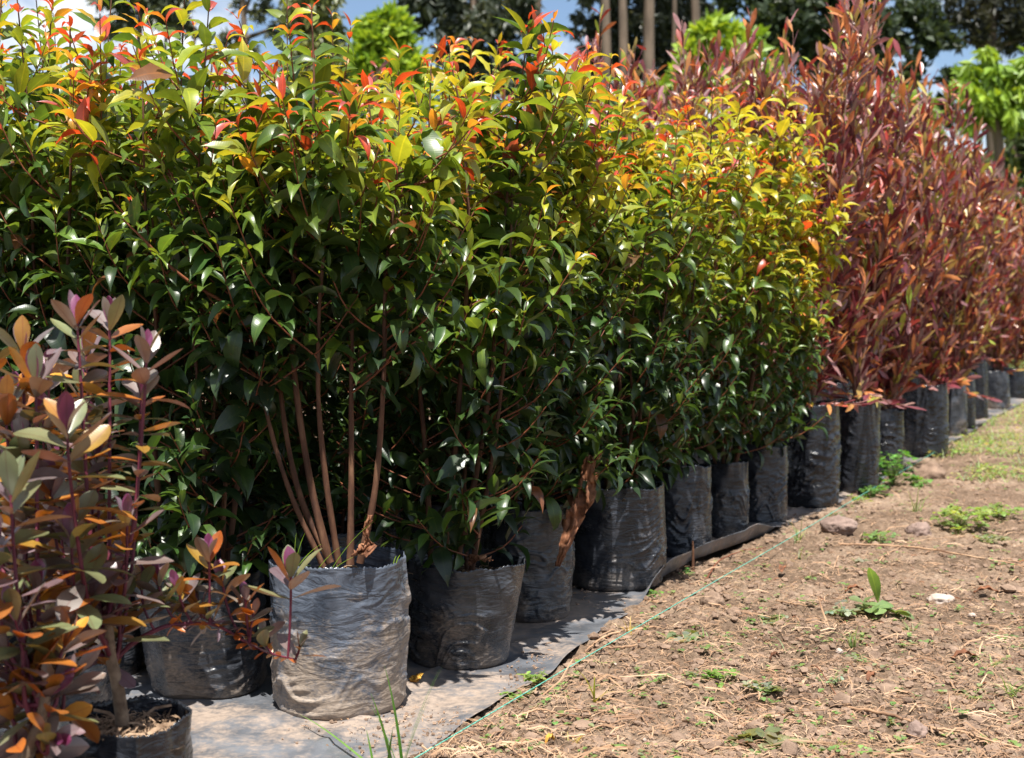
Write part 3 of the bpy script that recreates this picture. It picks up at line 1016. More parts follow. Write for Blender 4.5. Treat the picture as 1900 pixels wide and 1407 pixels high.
for i in range(len(RED_POS)):
    gap = us[i + 1] - us[i]
    slots = [(us[i], False)] + ([(us[i] + gap / 2, True)] if gap > 0.7 else [])
    for uu, between in slots:
        for k in range(1, (4 if i < 4 else 3)):
            x, y = xy_of(uu + rnd.uniform(-.05, .05), 0.40 * k + rnd.uniform(-.04, .04))
            c = Vector((x, y + 0.12, 0))
            ordn = ('', 'second', 'third', 'fourth', 'fifth', 'sixth', 'seventh')[k]
            if between:
                lab = 'red-leaved shrub in the %s row, right of the one behind %s' % (ordn, RLINE[i])
            else:
                lab = 'red-leaved shrub %s in line behind %s' % (ordn, RLINE[i])
            root = thing('potted_red_shrub', lab, 'potted shrub', c, R_GROUP)
            build_bag(root, 0.12, 0.12, 0.40, 'clean', False, i * 10 + k, 0.3)
            hh = 2.10 + rnd.uniform(-0.08, 0.08) - 0.014 * max(0, uu - 4) ** 1.2 - (0.22 if (k >= 3 and i < 2) else 0)
            LV, tb, tw = grow_red(c, 0.4, hh, 0.25, 6, 0.8)
            attach(root, LV, tb, tw, M_rtwig, M_rtwig)
for (px, py_, Y) in ((668, 40, 8.2), (1010, 95, 8.8)):
    g = at(px, py_, Y)
    c = Vector((g.x, Y, 0))
    root = thing('potted_red_shrub', 'red-leaved shrub whose tip shows above the green shrubs, ' + ('between two pairs of orange shoots' if px < 800 else 'right of the tallest green shoot'), 'potted shrub', c, R_GROUP)
    build_bag(root, 0.12, 0.12, 0.40, 'clean', False, int(px), 0.3)
    LV, tb, tw = grow_red(c, 0.4, g.z + 0.06, 0.16, 4, 0.6)
    attach(root, LV, tb, tw, M_rtwig, M_rtwig)

# ------------------------------------------------------------------ purple-leaved plants
HP, HG, HO, HPU, HY = (0.15, 0.098, 0.115), (0.14, 0.155, 0.07), (0.38, 0.12, 0.02), (0.15, 0.028, 0.085), (0.50, 0.25, 0.03)
def hebe_color(i, n, warm):
    k = rnd.random()
    if k < 0.46 - 0.25 * warm:
        c = lerp3(HP, HG, rnd.random() * 0.4)
    elif k < 0.72 - 0.22 * warm:
        c = HG
    elif k < 0.96:
        c = lerp3((0.30, 0.085, 0.012), (0.26, 0.15, 0.02), rnd.random())
    else:
        c = HY
    return jit(c, 0.15)

def hebe_shoot(LV, path, n, L0, warm=0.0, bud=True, gap=0.024):
    tot = sum((path[q + 1] - path[q]).length for q in range(len(path) - 1))
    ph = rnd.uniform(0, pi)
    tip, pre = path[-1], path[-2]
    d = (tip - pre).normalized()
    if bud:
        ax = d.cross(Vector((0.3, 0.1, 0.9)))
        ax.normalize()
        for sgn in (-1, 1):
            LV.add(tip - d * 0.004, d + ax * 0.09 * sgn, L0 * 0.85, L0 * 0.72, jit(HPU, 0.15), 0.0 if sgn > 0 else pi, up=ax * 1.0)
    dist = 0.004
    for i in range(n):
        back = dist
        dist += gap * 0.8 * (0.45 + 0.75 * min(1, i / 3.0))
        if back > tot * 0.92:
            break
        rem = back
        q = len(path) - 1
        while q > 0 and rem > (path[q] - path[q - 1]).length:
            rem -= (path[q] - path[q - 1]).length
            q -= 1
        if q == 0:
            break
        p = path[q].lerp(path[q - 1], rem / (path[q] - path[q - 1]).length)
        dd = (path[q] - path[q - 1]).normalized()
        a = dd.cross(Vector((0.2, 1, 0.1))).normalized()
        b = dd.cross(a)
        ph += pi / 2 + rnd.uniform(-0.12, 0.12)
        open_ = min(1.1, 0.34 + 0.22 * i)
        size = L0 * 1.2 * (0.75 + 0.3 * min(1, i / 2.0)) * rnd.uniform(0.85, 1.12) * (1 if i < 7 else 0.8)
        for sgn in (-1, 1):
            if i > 4 and rnd.random() < 0.2:
                continue
            out = a * cos(ph) * sgn + b * sin(ph) * sgn
            dr = out * open_ * 1.15 + dd * (1.15 - open_ * 0.95) + Vector((0, 0, 0.06 if i > 1 else 0.15))
            LV.add(p, dr, size, size * rnd.uniform(0.85, 1.05), hebe_color(i, n, warm), rnd.gauss(0, 0.2), up=dd * 0.7 + Vector((0, 0, 0.4)))

def hebe(label, c, bag, trunk_px, tips, Yt, extra=None, L0=0.062):
    root = thing('potted_purple_shrub', label, 'potted shrub', c, 'purple-leaved shrubs in black grow bags')
    r, hb, style = bag
    build_bag(root, r, r * 1.04, hb, style, True, int(c.x * 100) % 37 + 3, 2.0, zs=0.028, wr=0.8)
    soil_chips(root, r, hb - 0.026, 700, 3)
    LV = Leaves('h')
    tb, tw = Tubes(9), Tubes(6)
    tpath = smooth_path(trunk_px, 8)
    tb.add(tpath, [0.0105 - 0.0004 * q for q in range(9)])
    for (x, y, Y, n, L, warm) in tips:
        n += 7
        y += 38
        tip = at(x, y, Y)
        j = min(8, max(3, int(rnd.uniform(4, 8.9))))
        s = tpath[j]
        m1 = s.lerp(tip, 0.35) + Vector(((tip.x - s.x) * 0.25, (tip.y - s.y) * 0.2, -0.02))
        m2 = Vector((tip.x + (s.x - tip.x) * 0.1, tip.y + (s.y - tip.y) * 0.1, tip.z - 0.09)) if tip.z - s.z > 0.15 else s.lerp(tip, 0.7)
        p = smooth_path([s, m1, m2, tip], 12)
        tw.add(p, [0.0042 * (1 - 0.55 * q / 12) for q in range(13)])
        hebe_shoot(LV, p, n, L, warm)
    if extra:
        extra(LV, tb, tw)
    attach(root, LV, tb, tw, M_htrunk, M_ptwig)
    return root

cA = ground(232, 1330, 0.2)
cA = Vector((cA.x, cA.y, 0))
YA = cA.y
tipsA = [(143, 562, YA + .05, 7, .058, .1), (203, 562, YA + .1, 7, .055, .1), (272, 622, YA + .04, 8, .052, .1), (124, 762, YA - .12, 9, .075, 0),
         (262, 690, YA + .1, 6, .05, .2), (236, 925, YA, 7, .05, 0), (132, 965, YA - .08, 6, .07, 0), (180, 820, YA + .1, 6, .06, .3),
         (230, 1070, YA + .02, 6, .055, 0), (95, 870, YA - .02, 6, .065, .1), (150, 690, YA + .15, 7, .055, .2), (200, 1180, YA + .03, 5, .045, .2),
         (165, 1090, YA - .02, 6, .06, 0), (205, 960, YA + .1, 7, .055, .4), (70, 1010, YA, 7, .06, .2), (110, 900, YA + .12, 7, .06, .5), (160, 620, YA + .2, 7, .055, .3)]
def arch(LV, tb, tw):
    # long bare branch arching right with upright side shoots
    P = [(205, 1235), (245, 1195), (300, 1165), (345, 1158), (400, 1160), (450, 1188), (500, 1212), (548, 1224)]
    path = smooth_path([at(x, y, YA + 0.02 + 0.02 * k) for k, (x, y) in enumerate(P)], 24)
    tw.add(path, [0.0042 * (1 - 0.6 * q / 24) for q in range(25)])
    sh = [(6, 262, 1085, 5, .045), (9, 292, 1078, 6, .05), (11, 330, 1095, 5, .045), (13, 388, 1032, 5, .047), (15, 366, 1120, 4, .042), (17, 412, 1078, 5, .047),
          (14, 350, 1105, 5, .04), (18, 455, 1112, 4, .04), (18, 470, 1140, 4, .034), (21, 488, 1180, 4, .04), (23, 540, 1070, 4, .062), (24, 556, 1198, 3, .036)]
    for k, x, y, n, L in sh:
        s = path[min(24, k)]
        tip = at(x, y, s.y + rnd.uniform(-0.01, 0.02))
        m = Vector(((s.x * 0.35 + tip.x * 0.65), s.y, (s.z + tip.z) / 2))
        p = smooth_path([s, m, tip], 6)
        tw.add(p, [0.0022] * 7)
        hebe_shoot(LV, p, n, L, 0.35 if y < 1130 else 0.95, bud=y < 1150, gap=0.02)
    for k in range(8, 24):
        for _ in range(3):
            a = rnd.uniform(0, 2 * pi)
            LV.add(path[k], Vector((cos(a), sin(a) * .6, rnd.uniform(-.6, .8))), rnd.uniform(.016, .028), rnd.uniform(.015, .026), jit(rnd.choice([HO, HY, HO, HP]), .2), rnd.uniform(-.5, .5))
hebe('purple-leaved plant in a small bag of wood chips, one branch arching to the right', cA, (0.092, 0.2, 'clean'),
     [at(228, 1345, YA), at(218, 1270, YA), at(205, 1215, YA), at(200, 1140, YA)], tipsA, YA, arch)
YB = 1.86
cB = at(20, 1480, YB)
cB = Vector((cB.x, cB.y, 0))
tipsB = [(42, 612, YB + .25, 7, .06, .3), (66, 668, YB + .2, 7, .06, .2), (10, 720, YB + .2, 7, .06, .3), (20, 880, YB, 7, .07, 0), (28, 1112, YB - .02, 6, .062, 0),
         (92, 1250, YB, 6, .06, 0), (-10, 980, YB, 7, .065, .2), (60, 1190, YB + .05, 6, .06, .1), (10, 1290, YB, 6, .06, .3), (120, 1160, YB + .04, 6, .06, .1),
         (40, 790, YB + .2, 7, .06, .3), (-30, 640, YB + .2, 7, .06, .2), (75, 1340, YB + .05, 5, .05, .3), (70, 1060, YB + .1, 7, .06, .5), (0, 1180, YB, 7, .06, .2),
         (140, 1210, YB + .1, 6, .055, .2), (-20, 1080, YB + .05, 7, .06, .2), (100, 1330, YB - .03, 5, .05, .1)]
hebe('leafy purple-bronze plant cut off by the lower left corner of the photo', cB, (0.092, 0.19, 'clean'),
     [at(28, 1470, YB), at(50, 1400, YB), at(75, 1340, YB), at(85, 1290, YB)], tipsB, YB)
YC = 2.42
cC = at(95, 1320, YC)
cC = Vector((cC.x, cC.y, 0))
tipsC = [(x, y, YC + rnd.uniform(-.05, .15), 7, .062, rnd.choice([0, .2, .5])) for x, y in ((30, 700), (80, 740), (100, 830), (15, 830), (55, 930), (150, 900), (185, 1010), (5, 1000), (120, 1030), (60, 1080), (-30, 780), (165, 760), (90, 660))]
hebe('purple-bronze plant behind the small bag of wood chips, in front of the green shrubs', cC, (0.10, 0.2, 'mud'),
     [at(100, 1260, YC), at(98, 1200, YC), at(92, 1130, YC), at(95, 1080, YC)], tipsC, YC, L0=.06)

# ------------------------------------------------------------------ which leaves does the camera see: those become objects of their own
def split_leaves():
    allQ, own = [], []
    data = []
    camv = Vector((0, 0, CH))
    for pi_, (root, LV) in enumerate(PLANTS):
        M, T, C = LV.arrays()
        w = 0.2
        loc = np.array([[0, 0, 0], [-w, .45, 0.03], [0, .97, -.2], [w, .45, 0.03]])
        Q = np.einsum('nij,vj->nvi', M[:, :, :3], loc) + M[:, None, :, 3]
        allQ.append(Q)
        own += [pi_] * len(M)
        data.append((M, T, C))
    Q = np.concatenate(allQ)
    V = Q.reshape(-1, 3).tolist()
    Fq = np.arange(len(V)).reshape(-1, 4).tolist()
    bvh = BVHTree.FromPolygons(V, Fq)
    mid = Q[:, 0] * 0.35 + Q[:, 2] * 0.2 + (Q[:, 1] + Q[:, 3]) * 0.225
    cp, sp_ = cos(PITCH), sin(PITCH)
    def proj(P):
        dz = P[:, 2] - CH
        fw = P[:, 1] * cp - dz * sp_
        upc = P[:, 1] * sp_ + dz * cp
        return 950 + F * P[:, 0] / fw, 703.5 - F * upc / fw
    X, Y = [], []
    for k in range(4):
        x, y = proj(Q[:, k])
        X.append(x)
        Y.append(y)
    X, Y = np.array(X), np.array(Y)
    size = np.hypot(X.max(0) - X.min(0), Y.max(0) - Y.min(0))
    area = 0.5 * np.abs((X[2] - X[0]) * (Y[3] - Y[1]) - (Y[2] - Y[0]) * (X[3] - X[1]))
    inside = (X.max(0) > 0) & (X.min(0) < 1900) & (Y.max(0) > 0) & (Y.min(0) < 1407)
    cand = np.where(inside & (size > 12) & (area > 30))[0]
    score = np.zeros(len(Q))
    for i in cand:
        hit = 0
        for P in (mid[i], Q[i, 0] * .3 + Q[i, 2] * .7):
            d = Vector(P) - camv
            r = bvh.ray_cast(camv, d.normalized(), d.length + 0.01)
            if r[2] == i or (r[0] is not None and (r[0] - Vector(P)).length < 0.008):
                hit += 1
        score[i] = area[i] * hit
    start = 0
    total = 0
    for (root, LV), (M, T, C) in zip(PLANTS, data):
        n = len(M)
        sc = score[start:start + n]
        start += n
        cap = 300 if LV.kind != 'h' else 300
        order = np.argsort(-sc)[:cap]
        pick = order[sc[order] > 0]
        org = np.array(root.location)
        meshes = TPL_ME[LV.kind]
        for j in pick:
            A = M[j]
            o = bpy.data.objects.new('leaf', meshes[T[j]])
            COL.objects.link(o)
            o.parent = root
            o.matrix_basis = Matrix(((A[0, 0], A[0, 1], A[0, 2], A[0, 3] - org[0]), (A[1, 0], A[1, 1], A[1, 2], A[1, 3] - org[1]), (A[2, 0], A[2, 1], A[2, 2], A[2, 3] - org[2]), (0, 0, 0, 1)))
            o.color = (*C[j], 1)
        total += len(pick)
        rest = np.setdiff1d(np.arange(n), pick)
        if len(rest):
            mt = MATS_T.get(LV.kind) or M_hebT
            o = link('foliage', joined_leaves(M[rest], T[rest], C[rest], LV.kind, org, mt, 'foliage'), root)
            o['kind'] = 'stuff'
    print('LEAVES total', len(Q), 'objects', total, 'plants', len(PLANTS))
M_hebT = leaf_mat('fleshy_purple_leaf_mass', False, 0.38, 0.14, rib=(0.8, 0.6, 0.6), tboost=(1.9, 0.9, 0.25), spots=0.4, spec=1.0)
split_leaves()

# ------------------------------------------------------------------ dried leaves
def crumple(name, pts, widths, mat, label, cat, seed, cols=18, parent=None, amp=0.6):
    path = smooth_path(pts, 60)
    n = len(path)
    W = np.interp(np.linspace(0, 1, n), np.linspace(0, 1, len(widths)), widths)
    V = []
    for i, p in enumerate(path):
        for j in range(cols):
            a = j / (cols - 1) * 2 - 1
            nn = vnoise(a * 2.1, i * 0.13, 0.3, seed)
            n2 = 0.8 * vnoise(a * 4.2, i * 0.27, 1.7, seed + 4)
            if j in (0, cols - 1):
                n2 = n2 * 1.5 + 0.5 * vnoise(i * 0.6, j, 0, seed)
            V.append((p.x + a * W[i] * (0.9 + 0.35 * n2), p.y + W[i] * amp * (nn * 1.6 + n2) - 0.01, p.z + W[i] * 0.35 * n2))
    me = mesh_np(name, np.array(V), quads_grid(n, cols), mat)
    o = link(name, me)
    md = o.modifiers.new('thickness', 'SOLIDIFY')
    md.thickness = 0.0012
    tag(o, label, cat)
    return o
Ye = GREEN_POS[2].y - 0.10
crumple('withered_leaf', [at(1092, 845, Ye), at(1085, 900, Ye - .01), at(1070, 950, Ye - .03), at(1052, 1000, Ye - .05), at(1035, 1050, Ye - .06)],
        [0.012, 0.028, 0.034, 0.024, 0.016, 0.006], M_dry, 'large crumpled brown withered leaf hanging beside the narrow crinkled bag', 'dry leaf', 3)
Yc = GREEN_POS[0].y - 0.10
crumple('withered_leaf', [at(688, 955, Yc), at(680, 985, Yc), at(684, 1010, Yc), at(668, 1030, Yc - .01)], [0.004, 0.008, 0.004, 0.02, 0.018], M_dry,
        'curled tan dead leaf caught at the foot of the stems above the pale dusty bag', 'dry leaf', 8)
crumple('withered_leaf', [at(768, 1268, 3.02), at(772, 1256, 3.02), at(784, 1247, 3.03)], [0.004, 0.013, 0.003], M_yellow,
        'small yellow fallen leaf on the sheet between the pale dusty bag and the flared bag', 'dry leaf', 5)
crumple('withered_leaf', [at(872, 1048, 3.2), at(885, 1032, 3.2), at(905, 1040, 3.2)], [0.004, 0.02, 0.012], M_dry,
        'brown dead leaf lying on the soil of the flared muddy bag', 'dry leaf', 15)

# ------------------------------------------------------------------ cord
def gh(x, y):
    return float(ground_h(np.array([x]), np.array([y]))[0])
cpts = []
for x, y in ((560, 1531), (770, 1407), (1000, 1271), (1180, 1165), (1330, 1077), (1470, 996), (1620, 906), (1757, 826)):
    p = ground(x, y, 0.038)
    cpts.append(p)
tcord = Tubes(6)
path = smooth_path(cpts, 160)
tcord.add(path, 0.0011)
tcord2 = []
o = link('green_cord', tcord.mesh('green_cord', M_cord))
tag(o, 'thin green cord stretched along the edge of the plastic sheet', 'cord')
# second strand twisted round the first
tc2 = Tubes(5)
pp = smooth_path(cpts, 900)
tc2.add([p + Vector((cos(i * 0.9) * 0.0008, 0, sin(i * 0.9) * 0.0008)) for i, p in enumerate(pp)], 0.0008)
link('strand', tc2.mesh('strand', M_cord), o)

# ------------------------------------------------------------------ stuff on the dirt
def scatter_px(n, seed, x0=420, x1=2350, y0=745, y1=1700, bias=1.0, smin=0.012):
    rg = np.random.RandomState(seed)
    out = []
    while len(out) < n:
        px = rg.uniform(x0, x1, n)
        py = y0 + (y1 - y0) * rg.rand(n) ** bias
        a, b = (px - 950) / F, (703.5 - py) / F
        dy, dz = cos(PITCH) + b * sin(PITCH), -sin(PITCH) + b * cos(PITCH)
        t = -CH / dz
        x, y = a * t, dy * t
        q = x - O2.x, y - O2.y
        u, v = q[0] * RU.x + q[1] * RU.y, q[0] * RV.x + q[1] * RV.y
        ok = (v - v_edge(u)) < -smin
        out += list(zip(x[ok], y[ok]))
    P = np.array(out[:n])
    return P

def litter(name, n, seed, size, mat, wid, lift, **kw):
    P = scatter_px(n, seed, **kw)
    z = ground_h(P[:, 0], P[:, 1]) + np.random.RandomState(seed).uniform(0, lift, n)
    o = link(name, litter_mesh(name, np.column_stack([P, z]), size, mat, wid, 0.22))
    o['kind'] = 'stuff'
    return o
litter('straw_litter', 38000, 1, (0.007, 0.026), M_straw, (0.06, 0.17), 0.009)
litter('long_straw', 2200, 6, (0.03, 0.075), M_straw, (0.025, 0.05), 0.010)
litter('bark_crumbs', 7000, 2, (0.004, 0.016), M_chip, (0.2, 0.5), 0.004)
litter('dark_crumbs', 3500, 3, (0.004, 0.013), M_dry, (0.2, 0.5), 0.003)

ICO_V, ICO_F = None, None
def ico():
    global ICO_V, ICO_F
    g = (1 + sqrt(5)) / 2
    v = np.array([(-1, g, 0), (1, g, 0), (-1, -g, 0), (1, -g, 0), (0, -1, g), (0, 1, g), (0, -1, -g), (0, 1, -g), (g, 0, -1), (g, 0, 1), (-g, 0, -1), (-g, 0, 1)], float)
    v /= np.linalg.norm(v[0])
    f = [(0, 11, 5), (0, 5, 1), (0, 1, 7), (0, 7, 10), (0, 10, 11), (1, 5, 9), (5, 11, 4), (11, 10, 2), (10, 7, 6), (7, 1, 8),
         (3, 9, 4), (3, 4, 2), (3, 2, 6), (3, 6, 8), (3, 8, 9), (4, 9, 5), (2, 4, 11), (6, 2, 10), (8, 6, 7), (9, 8, 1)]
    return v, np.array(f)
ICO_V, ICO_F = ico()

def subdiv(v, f):
    v = list(map(tuple, v))
    cache, nf = {}, []
    def m(a, b):
        k = (min(a, b), max(a, b))
        if k not in cache:
            p = (np.array(v[a]) + np.array(v[b])) / 2
            v.append(tuple(p / np.linalg.norm(p)))
            cache[k] = len(v) - 1
        return cache[k]
    for a, b, c in f:
        ab, bc, ca = m(a, b), m(b, c), m(c, a)
        nf += [(a, ab, ca), (b, bc, ab), (c, ca, bc), (ab, bc, ca)]
    return np.array(v), np.array(nf)
S2V, S2F = subdiv(*subdiv(ICO_V, ICO_F))
S3V, S3F = subdiv(S2V, S2F)

def clods(name, n, seed, size, mat, smin=0.012, P=None):
    rg = np.random.RandomState(seed)
    if P is None:
        P = scatter_px(n, seed, smin=smin)
    n = len(P)
    z = ground_h(P[:, 0], P[:, 1])
    s = size[0] + (size[1] - size[0]) * rg.rand(n) ** 3
    sc = s[:, None] * rg.uniform(0.6, 1.3, (n, 3)) * np.array([1, 1, 0.7])
    V = ICO_V[None] * sc[:, None, :] * rg.uniform(0.72, 1.25, (n, 12, 1))
    V = V + np.column_stack([P, z + s * 0.1])[:, None, :]
    Fc = (ICO_F[None] + (np.arange(n) * 12)[:, None, None]).reshape(-1, 3)
    o = link(name, mesh_np(name, V.reshape(-1, 3), Fc, mat, smooth=False))
    o['kind'] = 'stuff'
clods('earth_crumbs', 26000, 11, (0.0018, 0.013), M_clod)
clods('clods', 700, 15, (0.008, 0.024), M_clod)
clods('gravel', 130, 12, (0.0015, 0.006), M_pale)

# grit fallen on the sheet
rgm = np.random.RandomState(5)
gp = []
for _ in range(3600):
    uu = rgm.uniform(-0.9, 3.3)
    vv = v_edge(uu) + rgm.rand() ** 1.5 * 0.5 + 0.01
    while vnoise(uu * 4, vv * 7, 0, 41) + rgm.uniform(-.35, .35) < 0.05:
        uu = rgm.uniform(-0.9, 3.3)
        vv = v_edge(uu) + rgm.rand() ** 1.5 * 0.5 + 0.01
    gp.append(xy_of(uu, vv))
gp = np.array(gp)
sc_ = 0.0006 + 0.0028 * rgm.rand(3600) ** 5 * 1.6
Vg = ICO_V[None] * sc_[:, None, None] * rgm.uniform(0.7, 1.3, (3600, 12, 1)) + np.column_stack([gp, np.full(3600, 0.0075)])[:, None, :]
o = link('grit', mesh_np('grit', Vg.reshape(-1, 3), (ICO_F[None] + (np.arange(3600) * 12)[:, None, None]).reshape(-1, 3), M_clod, smooth=False))
o['kind'] = 'stuff'
gl = gp[rgm.rand(3600) < 0.35]
o = link('sheet_litter', litter_mesh('sheet_litter', np.column_stack([gl, np.full(len(gl), 0.009)]), (0.004, 0.014), M_straw, (0.08, 0.3), 0.1))
o['kind'] = 'stuff'

def stone(name, px, py, w, h, label, cat, mat, seed, dep=0.8):
    g = ground(px, py)
    k = g.y / F
    sx, sz = w * k / 2, h * k / 2
    V = S3V * np.array([sx, sx * dep, sz]) * 1.0
    nn = 1 + 0.42 * fbm(S3V[:, 0] * 2.2, S3V[:, 1] * 2.2, S3V[:, 2] * 2.2, seed, 5, 0.7)
    V = V * nn[:, None]
    V[:, 2] = np.maximum(V[:, 2], -sz * 0.6)
    o = link(name, mesh_np(name, V, S3F, mat), None, (g.x, g.y + sx * dep * 0.6, gh(g.x, g.y + sx * dep * 0.6) + sz * 0.35))
    tag(o, label, cat)
stone('stone', 1560, 1000, 68, 40, 'flat brown stone on the dirt beside the green cord, below the golden-green shrubs', 'stone', M_stone, 3, 0.9)
stone('stone', 1728, 892, 60, 45, 'brown clod half hidden by weeds below the wide glossy bag', 'stone', M_clod, 7)
stone('stone', 1705, 1378, 38, 44, 'round dark brown earth clod near the bottom of the photo, on a straw strip', 'earth clod', M_stone, 13, 1.0)
stone('stone', 1748, 1118, 52, 24, 'long pale stone lying right of the tall single-leaved weed', 'stone', M_pale, 17, 0.6)
stone('stone', 1708, 995, 46, 34, 'grey brown stone beside the bright weed patch in the upper right of the dirt', 'stone', M_stone, 23)
stone('stone', 1322, 1132, 46, 40, 'brown earth clod in the shade just right of the cord', 'earth clod', M_clod, 29)
stone('stone', 1362, 1152, 30, 26, 'small round earth clod above the clover-like weed', 'earth clod', M_clod, 31)
stone('stone', 1558, 1216, 14, 12, 'tiny white pebble beside the upright grass tuft', 'pebble', M_pale, 37)
stone('stone', 1805, 1146, 14, 9, 'tiny white pebble right of the long pale stone', 'pebble', M_pale, 41)
stone('stone', 1648, 1315, 20, 10, 'small pale pebble left above the round dark clod', 'pebble', M_pale, 47)
stone('stone', 430, 1330, 9, 8, 'earth crumb on the sheet below the slumped torn bag', 'earth clod', M_clod, 53)
stone('stone', 476, 1398, 18, 20, 'lumpy earth crumb on the sheet at the bottom edge of the photo', 'earth clod', M_clod, 59)
stone('stone', 540, 1393, 9, 8, 'small round crumb on the sheet in front of the pale dusty bag', 'earth clod', M_clod, 61)

def flat_leaf(px, py, w, ang, mat, label, seed):
    g = ground(px, py)
    k = g.y / F
    L = w * k / 2
    d = Vector((cos(ang), sin(ang), 0))
    z = gh(g.x, g.y) + 0.012
    pts = [g - d * L + Vector((0, 0, z)), g + Vector((0, 0, z + 0.012)), g + d * L + Vector((0, 0, z + 0.002))]
    V = []
    path = smooth_path(pts, 14)
    sd = Vector((-d.y, d.x, 0))
    for i, p in enumerate(path):
        t = i / 14
        ww = L * 0.45 * sin(pi * (0.06 + 0.88 * t))
        for j in (-1, -.5, 0, .5, 1):
            q = p + sd * j * ww + Vector((0, 0, 0.35 * ww * j * j + 0.003 * sin(i * 1.3 + j * 3)))
            V.append(tuple(q))
    o = link('fallen_leaf', mesh_np('fallen_leaf', np.array(V), quads_grid(15, 5), mat))
    md = o.modifiers.new('thickness', 'SOLIDIFY')
    md.thickness = 0.0008
    tag(o, label, 'dry leaf')
flat_leaf(1788, 1238, 48, 0.1, M_dry, 'brown fallen leaf casting a shadow on bare dirt left of the small grass sprig', 1)
flat_leaf(1585, 1118, 36, 0.0, M_dry, 'brown fallen leaf lying just left of the tall single-leaved weed', 2)
flat_leaf(1437, 1230, 22, 0.4, M_dry, 'small orange-brown curled leaf below the thin grass sprouts', 3)
flat_leaf(1615, 1287, 30, 0.9, M_dry, 'pinkish brown curled leaf in the middle of the bare dirt', 4)
flat_leaf(1452, 1068, 30, 1.2, M_dry, 'brown fallen leaf right of the cord beside the dark tuft', 5)
flat_leaf(1830, 1110, 46, -0.2, M_dry, 'long dark shrivelled leaf right of the long pale stone', 6)
flat_leaf(1020, 1385, 26, 0.8, M_yellow, 'pale straw-coloured scrap near the bottom left corner of the dirt', 7)

def twig(name, pts, r, mat, label, cat='twig', wob=0.003):
    P = []
    for (x, y, z) in pts:
        g = ground(x, y)
        P.append(Vector((g.x, g.y, gh(g.x, g.y) + z)))
    path = smooth_path(P, 24)
    path = [p + Vector((0, rnd.uniform(-wob, wob), rnd.uniform(-wob, wob) * .5)) for p in path]
    t = Tubes(6)
    t.add(path, [r * (1 - 0.5 * i / 24) for i in range(25)])
    o = link(name, t.mesh(name, mat))
    tag(o, label, cat)
twig('twig', [(1575, 1322, .006), (1640, 1345, .01), (1740, 1370, .008), (1890, 1402, .008)], 0.0042, M_straw, 'long flattened dry stalk running right from the round dark clod', 'dry stalk')
twig('twig', [(1720, 1368, .008), (1790, 1385, .008), (1900, 1410, .006)], 0.003, M_straw, 'thinner dry stalk beside the long flattened one in the lower right corner', 'dry stalk')
twig('twig', [(1555, 1022, .008), (1690, 1028, .012), (1800, 1045, .01), (1910, 1062, .01)], 0.004, M_straw, 'long dry stalk crossing the upper right dirt below the bright weed patch', 'dry stalk')
twig('twig', [(1620, 1045, .006), (1700, 1020, .02), (1790, 1000, .008)], 0.002, M_straw, 'thin arched straw above the tall single-leaved weed', 'dry stalk')
twig('twig', [(1215, 1170, .006), (1130, 1190, .01), (1085, 1218, .01)], 0.004, M_straw, 'bent dry root beside the cord near the sheet corner', 'dry stalk')
twig('twig', [(1180, 1214, .006), (1120, 1232, .012), (1098, 1228, .006)], 0.003, M_straw, 'short dry root just below the bent dry root', 'dry stalk')
twig('twig', [(945, 1402, .006), (1000, 1382, .012), (1085, 1368, .008)], 0.0042, M_straw, 'thick dry stalk at the bottom edge of the dirt near the cord', 'dry stalk')
twig('twig', [(958, 1340, .006), (1000, 1338, .012), (1050, 1340, .008)], 0.003, M_straw, 'short pale dry stick in front of the flared bag, on the dirt', 'dry stalk')
twig('twig', [(1440, 1125, .006), (1480, 1140, .012), (1520, 1138, .008)], 0.0025, M_straw, 'curved straw above the clover-like weed', 'dry stalk')
twig('twig', [(1310, 1085, .004), (1335, 1050, .012), (1380, 1028, .01), (1420, 1024, .006)], 0.0028, M_twig, 'thin red twig lying between the curled sheet edge and the cord')
twig('twig', [(1286, 1062, .0), (1286, 1062, .05), (1285, 1062, .095)], 0.0055, M_bark, 'short brown stick standing upright against the curled sheet edge', 'stick', 0.0015)
twig('twig', [(1503, 1238, .002), (1520, 1262, .02), (1556, 1305, .004)], 0.0014, M_twig, 'thin leaning red stem in the middle of the dirt', wob=.001)

